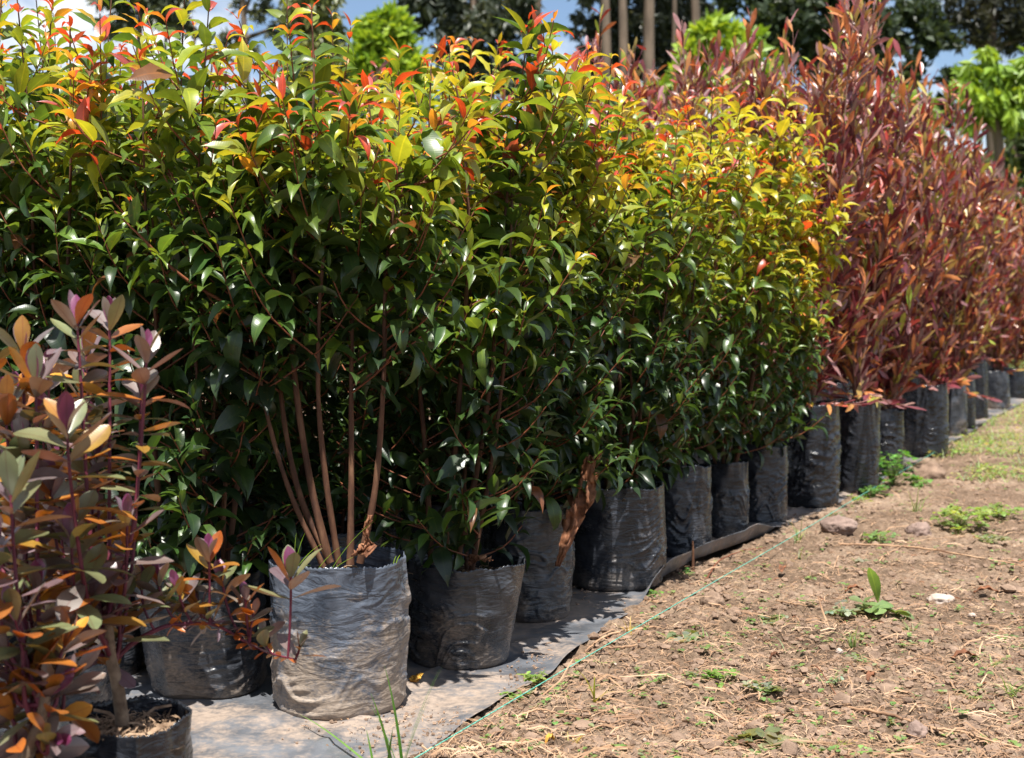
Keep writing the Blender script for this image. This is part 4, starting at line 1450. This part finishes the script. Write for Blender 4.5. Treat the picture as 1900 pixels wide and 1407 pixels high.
# ------------------------------------------------------------------ weeds
class Blades:
    def __init__(self):
        self.V, self.Fc, self.C, self.U, self.n = [], [], [], [], 0

    def leaf(self, p, d, L, W, col, kind='w', roll=0.0):
        d = d.normalized()
        s = d.cross(Vector((0, 0, 1)))
        if s.length < 0.1:
            s = Vector((1, 0, 0))
        s.normalize()
        nn = s.cross(d)
        if roll:
            q = Matrix.Rotation(roll, 3, d)
            s, nn = q @ s, q @ nn
        tv, tf, tu = TPL[kind][rnd.randrange(len(TPL[kind]))]
        A = np.array([[s.x * W, d.x * L, nn.x * L], [s.y * W, d.y * L, nn.y * L], [s.z * W, d.z * L, nn.z * L]])
        self.V.append(tv @ A.T + np.array(p))
        self.Fc.append(tf + self.n)
        self.C.append(np.tile(col, (len(tv), 1)))
        self.U.append(tu)
        self.n += len(tv)

    def blade(self, p, d, L, w, col, bend):
        n = 8
        d = Vector(d).normalized()
        out = Vector((d.x, d.y, 0))
        s = Vector((-out.y, out.x, 0)) if out.length > 0.01 else Vector((1, 0, 0))
        s.normalize()
        q = Vector(p)
        V = []
        for i in range(n):
            t = i / (n - 1)
            dd = (d + out.normalized() * bend * t - Vector((0, 0, bend * t * t * 1.2)) if out.length > 0.01 else d)
            dd = dd.normalized()
            q = q + dd * (L / (n - 1)) if i else q
            ww = w * (1 - t ** 2.2) * 0.5 + 0.0002
            V += [tuple(q - s * ww), tuple(q + Vector((0, 0, -ww * 0.4))), tuple(q + s * ww)]
        self.V.append(np.array(V))
        self.Fc.append(quads_grid(n, 3) + self.n)
        self.C.append(np.tile(col, (n * 3, 1)))
        self.U.append(np.tile([(0, .5), (.5, .5), (1, .5)], (n, 1)))
        self.n += n * 3

    def obj(self, name, origin, parent=None, mat=None):
        me = mesh_np(name, np.concatenate(self.V) - np.array(origin), np.concatenate(self.Fc), mat or M_weedO, col=np.concatenate(self.C), uv=np.concatenate(self.U))
        return link(name, me, parent, None if parent else origin)

WG = [(0.17, 0.26, 0.07), (0.22, 0.30, 0.11), (0.12, 0.21, 0.05), (0.27, 0.33, 0.16), (0.19, 0.26, 0.13)]
def gpos(px, py):
    g = ground(px, py)
    return Vector((g.x, g.y, gh(g.x, g.y)))

def grass_tuft(px, py, hpx, n, label, wmm=3.0, group='grass tufts on the dirt', base=None, spread=0.5, colr=None, bend=None):
    p = base or gpos(px, py)
    k = p.y / F
    B = Blades()
    for _ in range(n):
        a = rnd.uniform(0, 2 * pi)
        B.blade(p + Vector((rnd.gauss(0, .006), rnd.gauss(0, .006), -.003)), (cos(a) * spread * rnd.random(), sin(a) * spread * rnd.random(), 1), hpx * k * rnd.uniform(.5, 1.15), wmm / 1000 * rnd.uniform(.6, 1.2),
                jit(colr or rnd.choice(WG), .2), rnd.uniform(.2, 1.4) if bend is None else bend)
    o = B.obj('grass_tuft', p)
    tag(o, label, 'grass', group)
    return o

def rosette(px, py, wpx, n, label, kind='w', tall=0.3, leafk=0.32, cols=None, name='weed', group='small weeds on the dirt', cat='weed'):
    p = gpos(px, py)
    k = p.y / F
    R = wpx * k / 2
    B = Blades()
    st = Tubes(4)
    for i in range(n):
        a = rnd.uniform(0, 2 * pi)
        rr = R * sqrt(rnd.random())
        z = tall * R * rnd.uniform(.2, 1.2)
        q = p + Vector((cos(a) * rr, sin(a) * rr, z))
        st.add([p, p.lerp(q, .5) + Vector((0, 0, z * .4)), q], 0.0008)
        col = jit(tuple(q * w_ for q, w_ in zip(rnd.choice(cols or WG), (0.95, 0.82, 1.15))), .25)
        L = R * leafk * 2 * rnd.uniform(.6, 1.15)
        m = 3 if kind == 'w' else 2
        for j in range(m):
            b = a + j * 2 * pi / m + rnd.uniform(-.4, .4)
            B.leaf(q, Vector((cos(b), sin(b), rnd.uniform(0, .8))), L, L * rnd.uniform(.9, 1.3), col, kind, rnd.uniform(-.4, .4))
    root = thing(name, label, cat, p, group)
    st_o = link('stem', st.mesh('stem', M_weedstem, p), root)
    B.obj('leaves', p, root)
    return root
M_weedstem = noise_mat('weed_stem', [(0.3, (0.10, 0.16, 0.04)), (0.7, (0.22, 0.24, 0.08))], 30, 2, 0.6, 0.1)

grass_tuft(738, 1425, 190, 6, 'tall bright grass blades at the bottom edge in front of the pale dusty bag', 9, base=at(738, 1432, 2.42), spread=.35, colr=(.10, .28, .04), bend=.15)
grass_tuft(715, 1425, 90, 2, 'short grass blades beside the tall bright ones at the bottom edge', 6, base=at(712, 1440, 2.40), spread=.3, colr=(.10, .26, .04), bend=.1)
# long blade lying on the sheet
Bl = Blades()
pb = ground(672, 1420)
qb = ground(556, 1352)
Bl.blade(pb + Vector((0, 0, .012)), (qb - pb).normalized() + Vector((0, 0, .12)), (qb - pb).length, .005, (.14, .27, .06), .12)
tag(Bl.obj('long_grass', pb), 'single long grass blade lying over the sheet below the pale dusty bag', 'grass')
grass_tuft(1580, 1205, 62, 14, 'upright grass tuft in the middle of the dirt below the tall single-leaved weed')
grass_tuft(1482, 1010, 55, 22, 'dense grass tuft against the cord left of the flat brown stone')
grass_tuft(1488, 1040, 26, 8, 'low grass sprig below the dense tuft by the cord')
grass_tuft(1875, 1305, 55, 24, 'spreading grass clump at the right edge of the dirt', spread=1.4)
grass_tuft(1805, 1310, 50, 16, 'spreading grass clump left of the one at the right edge', spread=1.6)
grass_tuft(1840, 1245, 36, 12, 'small grass sprig right of the brown fallen leaf', spread=1.2)
grass_tuft(1355, 1195, 34, 5, 'thin grass sprouts below the small round clod')
grass_tuft(1460, 1215, 52, 4, 'two thin grass sprouts right of the clover-like weed')
grass_tuft(1310, 1190, 34, 5, 'thin grass sprouts left of the clover-like weed')
grass_tuft(1695, 1170, 34, 14, 'grass tuft right below the tall single-leaved weed', spread=1.2)
grass_tuft(1102, 1300, 120, 4, 'yellow-green grass plant with long bent blades right of the sheet corner', 4, spread=1.2, colr=(.28, .30, .06), bend=.5)
grass_tuft(1165, 1182, 36, 9, 'yellowing grass sprig beside the cord near the curled sheet edge', colr=(.35, .27, .06))
grass_tuft(1068, 1378, 36, 8, 'yellowing grass sprig on the thick dry stalk at the bottom', colr=(.35, .27, .06))
grass_tuft(1505, 1395, 30, 8, 'grass sprig at the bottom edge below the bare dirt')
grass_tuft(862, 1338, 36, 3, 'tiny grass sprout against the cord near the bottom', 2)
grass_tuft(1700, 955, 62, 18, 'grass tuft left of the bright weed patch')
grass_tuft(1560, 1392, 34, 16, 'mossy yellow-green clump at the bottom edge', spread=1.4, colr=(.3, .3, .07))

TW = rosette(1637, 1142, 84, 7, 'weed with one tall upright oval leaf standing on the open dirt', leafk=.42, tall=.4, cols=[(.16, .28, .07)])
pT = gpos(1630, 1135)
Bt = Blades()
Bt.leaf(at(1629, 1118, pT.y), Vector((-.14, 0, 1)), 74 * pT.y / F, 62 * pT.y / F, (.17, .30, .07), 'h', 0.9)
Bt.obj('tall_leaf', tuple(TW.location), TW)
tt = Tubes(5)
tt.add([pT, at(1629, 1116, pT.y)], .0014)
link('leaf_stalk', tt.mesh('leaf_stalk', M_weedstem, TW.location), TW)

rosette(1436, 1158, 62, 22, 'round clover-like weed in the middle of the dirt', tall=.35, leafk=.24)
rosette(1264, 1192, 62, 12, 'broad-leaved weed just right of the cord, left of the thin grass sprouts', tall=.5, leafk=.4)
rosette(1563, 1148, 64, 14, 'loose small-leaved weed left of the tall single-leaved weed', tall=.6, leafk=.24)
rosette(1335, 1272, 60, 16, 'bright weed with upright red stem in the lower dirt', tall=.8, leafk=.26, cols=[(.16, .33, .04)])
rosette(1290, 1258, 44, 10, 'pale low weed left of the bright one with the red stem', tall=.25, leafk=.24)
rosette(1418, 1298, 78, 24, 'flat spreading weed right of the bright one with the red stem', tall=.3, leafk=.2)
rosette(1510, 1262, 26, 6, 'flat round seedling leaves beside the thin leaning red stem', tall=.15, leafk=.4)
rosette(1590, 1224, 36, 7, 'small pale weed below the upright grass tuft', tall=.3, leafk=.35)
rosette(1548, 1282, 36, 10, 'thin upright weed right of the leaning red stem', tall=1.2, leafk=.25)
rosette(1660, 1360, 36, 10, 'small pale weed left of the round dark clod', tall=.4, leafk=.28)
rosette(1395, 1388, 74, 8, 'reddish-green broad-leaved weed at the bottom edge', tall=.5, leafk=.45, cols=[(.16, .18, .05), (.2, .12, .06), (.13, .19, .06)])
rosette(1455, 1398, 76, 9, 'pale broad-leaved weed right of the reddish-green one at the bottom edge', tall=.4, leafk=.45, cols=[(.2, .22, .08)])
rosette(948, 1306, 54, 7, 'three-leaved clover under the cord near the sheet corner', tall=.5, leafk=.35, cols=[(.16, .34, .05)])
rosette(992, 1290, 56, 14, 'clover clump with smaller leaves against the sheet corner', tall=.7, leafk=.22, cols=[(.2, .34, .05), (.16, .3, .04)])
rosette(1085, 1398, 20, 4, 'tiny seedling at the bottom edge right of the dry stalk', tall=.5, leafk=.4)
rosette(856, 1400, 36, 5, 'tiny seedlings at the bottom edge beside the cord', tall=.4, leafk=.3, cols=[(.2, .34, .05)])
rosette(1632, 1010, 60, 16, 'loose weed right of the flat brown stone', tall=.6, leafk=.22, cols=[(.14, .28, .06)])
rosette(1780, 985, 110, 60, 'largest bright green weed patch in the upper right of the dirt', tall=.6, leafk=.13, cols=[(.18, .33, .05), (.24, .36, .06)])
rosette(1862, 965, 90, 36, 'bright green weed patch at the right edge beyond the largest patch', tall=.4, leafk=.14, cols=[(.18, .33, .05)])
rosette(1836, 1015, 60, 18, 'small green weed between the largest patch and the right edge', tall=.4, leafk=.2)
rosette(1655, 905, 88, 60, 'bushy bright green weed at the foot of the narrow glossy bag', tall=1.2, leafk=.14, cols=[(.08, .27, .03), (.12, .33, .04)])
rosette(1620, 925, 60, 26, 'lower green weed left of the bushy one by the narrow glossy bag', tall=.6, leafk=.18, cols=[(.10, .27, .04)])
rosette(1590, 935, 36, 9, 'broad-leaved seedling at the foot of the second glossy bag', kind='h', tall=.8, leafk=.4, cols=[(.2, .36, .05)])
rosette(1545, 965, 34, 9, 'small weed beside the cord below the second glossy bag', tall=.5, leafk=.3)
rosette(1388, 987, 22, 5, 'seedling on the sheet edge before the shortest grey bag', tall=.5, leafk=.4)
rosette(1700, 905, 60, 24, 'mixed green weed under the wide glossy bag', tall=.5, leafk=.2, cols=[(.12, .30, .04)])
rosette(1272, 1068, 30, 8, 'small green weed against the outside of the curled sheet edge', tall=.5, leafk=.3, cols=[(.08, .24, .04)])
rosette(1213, 1112, 34, 9, 'green seedling where the sheet edge begins to curl up', tall=.5, leafk=.28, cols=[(.12, .28, .04)])
rosette(1370, 1080, 26, 6, 'bluish low seedling right of the thin red twig', tall=.2, leafk=.3)
rosette(1600, 1048, 36, 9, 'low grey-green seedling below the long dry stalk', tall=.2, leafk=.25)
rosette(1760, 1040, 26, 6, 'tiny grey-green seedling under the long dry stalk at the right', tall=.2, leafk=.25)

# ground cover further off: nobody could count it
GC = Blades()
Pg = scatter_px(5200, 77, 1560, 2500, 742, 900, 1.5, 0.02)
for x, y in Pg:
    if vnoise(x * 1.6, y * 1.6, 0, 4) + 0.4 * vnoise(x * 5, y * 5, 0, 6) < -0.25 + 0.5 * (ground(1750, 880).y - y) / 4:
        continue
    p = Vector((x, y, gh(x, y)))
    a = rnd.uniform(0, 2 * pi)
    if rnd.random() < .45:
        for _ in range(3):
            a = rnd.uniform(0, 2 * pi)
            GC.blade(p, (cos(a) * .6, sin(a) * .6, 1), rnd.uniform(.04, .10), .004, jit(rnd.choice(WG), .25), rnd.uniform(.2, 1.2))
    else:
        for _ in range(3):
            a = rnd.uniform(0, 2 * pi)
            L = rnd.uniform(.012, .034)
            GC.leaf(p + Vector((rnd.gauss(0, .02), rnd.gauss(0, .02), rnd.uniform(.005, .03))), Vector((cos(a), sin(a), .5)), L, L, jit(rnd.choice([(.18, .30, .06), (.14, .25, .05), (.28, .33, .10), (.36, .32, .14)]), .2))
o = GC.obj('ground_cover', (0, 0, 0))
o['kind'] = 'stuff'
GS = Blades()
Ps = scatter_px(1100, 78, 900, 2300, 800, 1600, 1.1, 0.03)
for x, y in Ps:
    p = Vector((x, y, gh(x, y)))
    for _ in range(rnd.choice((2, 3, 5))):
        a = rnd.uniform(0, 2 * pi)
        L = rnd.uniform(.006, .017)
        GS.leaf(p + Vector((rnd.gauss(0, .007), rnd.gauss(0, .007), rnd.uniform(.003, .01))), Vector((cos(a), sin(a), .4)), L, L * 1.2, jit(rnd.choice([(.18, .28, .08), (.13, .24, .06), (.2, .24, .12)]), .2))
o = GS.obj('seedlings', (0, 0, 0))
o['kind'] = 'stuff'
# grass growing out of the bags
def bag_grass(root_i, pts, label):
    c = GREEN_POS[root_i]
    B = Blades()
    for (x, y, x2, y2, w) in pts:
        p, q = at(x, y, c.y - .09), at(x2, y2, c.y - .12)
        d = q - p
        B.blade(p, d.normalized() + Vector((0, 0, .15)), d.length * 1.05, w, jit((.16, .30, .04), .15), .25)
    o = B.obj('bag_grass', c)
    tag(o, label, 'grass', 'grass growing in the bags')
bag_grass(0, [(545, 1062, 560, 985, .002), (545, 1062, 590, 1005, .003), (545, 1062, 575, 1048, .002), (545, 1062, 548, 985, .002), (612, 1062, 680, 962, .003), (612, 1062, 668, 1025, .003), (586, 1062, 628, 1010, .002),
              (735, 1045, 742, 1028, .0015), (730, 1046, 735, 1030, .0015)], 'fine grass sprouting inside the rim of the pale dusty bag')
gB = Blades()
for (x, y, x2, y2, w) in [(352, 1060, 395, 985, .004), (300, 1060, 318, 1010, .004), (300, 1060, 330, 1050, .004), (290, 1060, 312, 1020, .003), (400, 1080, 400, 1000, .003)]:
    p, q = at(x, y, 2.92), at(x2, y2, 2.88)
    gB.blade(p, (q - p).normalized() + Vector((0, 0, .2)), (q - p).length * 1.1, w, (.12, .30, .05), .35)
tag(gB.obj('bag_grass', (-.6, 2.9, .25)), 'bright grass blades growing from the slumped bag with the torn pointed rim', 'grass', 'grass growing in the bags')
gB = Blades()
for k in range(12):
    p = at(1400 + rnd.uniform(-14, 18), 832, 5.45)
    gB.blade(p, (rnd.uniform(-.2, .5), -.1, 1), rnd.uniform(.07, .15), .004, (.07, .16, .03), .4)
tag(gB.obj('bag_grass', (.95, 5.45, .3)), 'dark grass tuft in the last grey bag of the green block', 'grass', 'grass growing in the bags')

# ------------------------------------------------------------------ trees behind
def tree(label, px, Y, trunks, clumps, cols, leaf=(0.16, 0.30), n=2600, group='trees beyond the nursery', hang=0.0, name='background_tree', aspect=0.42, limbs=True):
    """clumps: (px, py, r_px, depth offset)"""
    k = Y / F
    g = at(px, 560, Y)
    root = thing(name, label, 'tree', (g.x, Y, 0), group)
    tb = Tubes(9)
    tops = []
    for (x0, x1, ytop, r) in trunks:
        a, b = at(x0, 560, Y), at(x1, ytop, Y)
        a.z = -0.1
        pts = [a, a.lerp(b, .35) + Vector((rnd.uniform(-.15, .15), 0, 0)), a.lerp(b, .7) + Vector((rnd.uniform(-.15, .15), 0, 0)), b]
        p = smooth_path(pts, 12)
        tb.add(p, [r * (1 - .55 * i / 12) for i in range(13)])
        tops.append(p)
    C = []
    for (x, y, rp, dy) in clumps:
        C.append((at(x, y, Y + dy), rp * k))
    if limbs and tops:
        for c, r in C:
            p = min(tops, key=lambda t: min((q - c).length for q in t))
            q = min(p, key=lambda q: (q - c).length + max(0, q.z - c.z + r * .3) * 2)
            tb.add(smooth_path([q, q.lerp(c, .5) + Vector((0, 0, -.1 * r)), c], 5), [0.05 * (Y / 25) * (1 - .12 * i) for i in range(6)])
    link('trunk', tb.mesh('trunk', M_trunk, root.location), root)
    rg = np.random.RandomState(int(px) + len(clumps))
    tot = sum(r * r for _, r in C)
    V, Cc, m = [], [], 0
    for c, r in C:
        nn = max(60, int(n * r * r / tot))
        # sub-clusters for lumpy foliage with gaps
        ns = max(4, nn // 38)
        sc = rg.normal(0, 1, (ns, 3))
        sc /= np.linalg.norm(sc, axis=1)[:, None]
        sc *= (rg.rand(ns, 1) ** 0.45) * r * np.array([1, .8, .85])
        idx = rg.randint(0, ns, nn)
        P = np.array(c) + sc[idx] + rg.normal(0, r * .13, (nn, 3))
        L = rg.uniform(leaf[0], leaf[1], nn)
        d = rg.normal(0, 1, (nn, 3))
        d[:, 2] -= hang * 2.2
        d /= np.linalg.norm(d, axis=1)[:, None]
        s = np.cross(d, rg.normal(0, 1, (nn, 3)))
        s /= np.linalg.norm(s, axis=1)[:, None]
        W = L * aspect
        nrm = np.cross(d, s)
        V.append(np.stack([P, P + d * (L * .45)[:, None] + s * (W / 2)[:, None] + nrm * (L * .08)[:, None], P + d * L[:, None], P + d * (L * .45)[:, None] - s * (W / 2)[:, None] + nrm * (L * .08)[:, None]], 1).reshape(-1, 3))
        tone = rg.rand(ns) ** 1.2
        tc_ = tone[idx] * .7 + rg.rand(nn) * .3
        col = np.array(cols[0])[None] * (1 - tc_[:, None]) + np.array(cols[1])[None] * tc_[:, None]
        Cc.append(np.repeat(col, 4, 0))
        m += nn
    V = np.concatenate(V)
    Fc = np.arange(len(V)).reshape(-1, 4)
    uv = np.tile([(.2, 0), (.8, .5), (.2, 1), (.8, .5)], (len(Fc), 1))
    o = link('crown', mesh_np('crown', V - np.array(root.location), Fc, M_tree, col=np.concatenate(Cc), uv=uv, smooth=False), root)
    o['kind'] = 'stuff'
    return root

DARK = ((0.018, 0.032, 0.014), (0.05, 0.075, 0.035))
GREY = ((0.035, 0.05, 0.03), (0.12, 0.14, 0.085))
OLIV = ((0.09, 0.11, 0.03), (0.20, 0.22, 0.06))
BRT = ((0.13, 0.24, 0.02), (0.30, 0.42, 0.04))
tree('sparse dark tree reaching in from the top edge above the leftmost orange shoots', 255, 30, [(240, 262, -60, .11), (250, 320, -40, .07)],
     [(220, -20, 46, 0), (262, 10, 44, 0), (300, 30, 42, 0), (330, -10, 40, 0), (210, 48, 24, 0), (280, -80, 70, 0), (352, 40, 22, 0)], GREY, (.16, .32), 3000, hang=.5)
tree('thin sparse tree between the dark left tree and the yellowish one', 455, 34, [(470, 450, -30, .14)], [(488, 20, 24, 0), (430, 62, 22, 0), (508, 50, 20, 0), (400, 96, 18, 0), (470, -20, 40, 0), (452, 90, 22, 0)], GREY, (.14, .26), 900, hang=.4)
tree('yellowish olive weeping tree behind the tallest orange shoots', 590, 32, [(585, 590, -30, .25)], [(560, 30, 44, 0), (610, 50, 46, 0), (575, 90, 48, 0), (630, 100, 40, 0), (590, -20, 55, 0), (545, 120, 36, 0), (610, 150, 50, 0)], OLIV, (.16, .3), 4200, hang=.9)
tree('bright lime green tree behind the green shrubs, left of the big dark crown', 712, 22, [(715, 712, 90, .12)], [(705, 62, 34, 0), (740, 72, 30, 0), (690, 105, 40, 0), (735, 125, 44, 0), (770, 130, 30, 0), (700, 170, 44, 0), (760, 180, 44, 0), (725, 30, 20, 0)], BRT, (.16, .30), 3400, aspect=.5)
tree('large dark tree crown above the middle of the green shrubs, slim bare trunk at right', 880, 36, [(1000, 998, -90, .17), (880, 880, -60, .28)],
     [(770, 10, 40, 0), (820, 40, 54, 0), (880, 60, 62, 0), (930, 40, 58, 0), (850, -20, 60, 0), (900, 120, 50, 0), (840, 110, 40, 0), (945, 110, 44, 0), (790, -30, 50, 0), (960, -20, 50, 0), (870, 160, 44, 0), (940, 170, 36, 0)], ((0.02, .032, .018), (.085, .10, .065)), (.18, .34), 8000, hang=.5)
for i, (x0, x1, r, lab) in enumerate(((1125, 1117, .20, 'tall eucalyptus, leftmost trunk of the close stand right of centre'), (1158, 1152, .2, 'second tall eucalyptus trunk from the left in the close stand'),
                                      (1212, 1209, .26, 'thickest pale eucalyptus trunk in the middle of the close stand'), (1243, 1252, .12, 'slim eucalyptus trunk just right of the thickest pale one'),
                                      (1285, 1282, .22, 'rightmost eucalyptus trunk of the close stand, partly behind red shoots'))):
    tree(lab, x0, 38 + i * .8, [(x0, x1, -160, r)], [(x0 - 20, -40, 56, 1.5), (x0 + 22, 20, 46, 2), (x0 - 26, 50, 40, 2), (x0 - 10, 95, 44, 2), (x0 + 20, 130, 40, 2.4), (x0, -110, 60, 1), (x0 - 20, 180, 40, 2)], ((0.018, .026, .016), (.075, .085, .058)), (.18, .32), 4200, hang=.6, name='eucalyptus_tree', limbs=False)
tree('bright lime green tree glowing behind the left end of the red shrubs', 1330, 20, [(1330, 1335, 110, .1)], [(1290, 90, 30, 0), (1330, 70, 36, 0), (1370, 90, 40, 0), (1310, 130, 40, 0), (1360, 150, 44, 0), (1400, 120, 34, 0), (1280, 150, 34, 0), (1250, 190, 40, 0), (1420, 190, 50, 0)], BRT, (.16, .28), 3400, aspect=.5)
tree('broad dark tree with leaning trunk and blue gaps, behind the red shrubs', 1600, 28, [(1735, 1610, -60, .24), (1560, 1500, -80, .2)],
     [(1420, 30, 60, 0), (1470, 90, 50, 0), (1380, -30, 60, 0), (1500, 20, 60, 0), (1560, 60, 54, 0), (1600, 10, 60, 0), (1650, 50, 50, 0), (1610, 120, 44, 0), (1700, 20, 50, 0), (1740, 70, 44, 0), (1550, -50, 80, 0), (1680, 130, 34, 0), (1740, 200, 40, 0), (1700, 250, 44, 0), (1760, 150, 26, 0), (1540, 140, 44, 0), (1640, 210, 40, 0)],
     DARK, (.14, .28), 11000, aspect=.55)
tree('dark brownish conifer filling the top right corner of the photo', 1830, 30, [(1850, 1840, -80, .25)],
     [(1790, 20, 50, 0), (1840, 40, 54, 0), (1890, 30, 54, 0), (1820, 80, 36, 0), (1870, 80, 40, 0), (1780, -40, 60, 0), (1880, -50, 70, 0), (1930, 60, 50, 0), (1770, 70, 26, 0)], ((.018, .022, .012), (.055, .055, .028)), (.12, .26), 6500, aspect=.25)
tree('bright green drooping tree at the right edge above the red shrubs', 1835, 22, [(1850, 1840, 170, .13)],
     [(1830, 120, 34, 0), (1790, 160, 34, 0), (1830, 180, 44, 0), (1880, 160, 44, 0), (1810, 215, 24, 0), (1870, 215, 32, 0), (1900, 120, 30, 0), (1920, 190, 40, 0)], BRT, (.18, .32), 3000, hang=.9, aspect=.4)
tree('dark green tree low at the right edge beneath the bright drooping one', 1880, 26, [(1885, 1880, 260, .14)],
     [(1890, 250, 30, 0), (1860, 300, 30, 0), (1900, 330, 36, 0), (1820, 330, 34, 0), (1760, 320, 40, 0), (1880, 390, 44, 0), (1800, 400, 50, 0), (1930, 280, 40, 0)], ((.03, .05, .015), (.10, .14, .04)), (.14, .26), 3400)
tree('green tree glimpsed through the middle of the red shrubs', 1620, 19, [(1620, 1620, 230, .1)],
     [(1580, 160, 34, 0), (1620, 200, 44, 0), (1660, 180, 34, 0), (1700, 220, 40, 0), (1560, 230, 44, 0), (1640, 280, 50, 0), (1720, 300, 44, 0)], ((.10, .18, .02), (.26, .38, .05)), (.14, .26), 2600, aspect=.5)
# belt of scrub closing the view behind the shrubs
rgb = np.random.RandomState(9)
Vb, Cb = [], []
for px in range(-700, 2900, 40):
    Y = 46 + rgb.uniform(-3, 3)
    c = at(px, 420 + rgb.uniform(-50, 30), Y)
    r = 150 * Y / F
    nn = 420
    P = np.array(c) + rgb.normal(0, 1, (nn, 3)) * np.array([r * .45, r * .3, r * .42])
    P[:, 2] = np.maximum(P[:, 2], .05)
    d = rgb.normal(0, 1, (nn, 3))
    d /= np.linalg.norm(d, axis=1)[:, None]
    s = np.cross(d, rgb.normal(0, 1, (nn, 3)))
    s /= np.linalg.norm(s, axis=1)[:, None]
    L = rgb.uniform(.3, .6, nn)[:, None]
    Vb.append(np.stack([P, P + d * L * .5 + s * L * .25, P + d * L, P + d * L * .5 - s * L * .25], 1).reshape(-1, 3))
    tcn_ = rgb.rand(nn)[:, None]
    Cb.append(np.repeat(np.array((.03, .045, .02)) * (1 - tcn_) + np.array((.10, .12, .05)) * tcn_, 4, 0))
Vb = np.concatenate(Vb)
o = link('far_scrub', mesh_np('far_scrub', Vb, np.arange(len(Vb)).reshape(-1, 4), M_tree, col=np.concatenate(Cb), uv=np.tile([(.2, 0), (.8, .5), (.2, 1), (.8, .5)], (len(Vb) // 4, 1)), smooth=False))
o['kind'] = 'stuff'
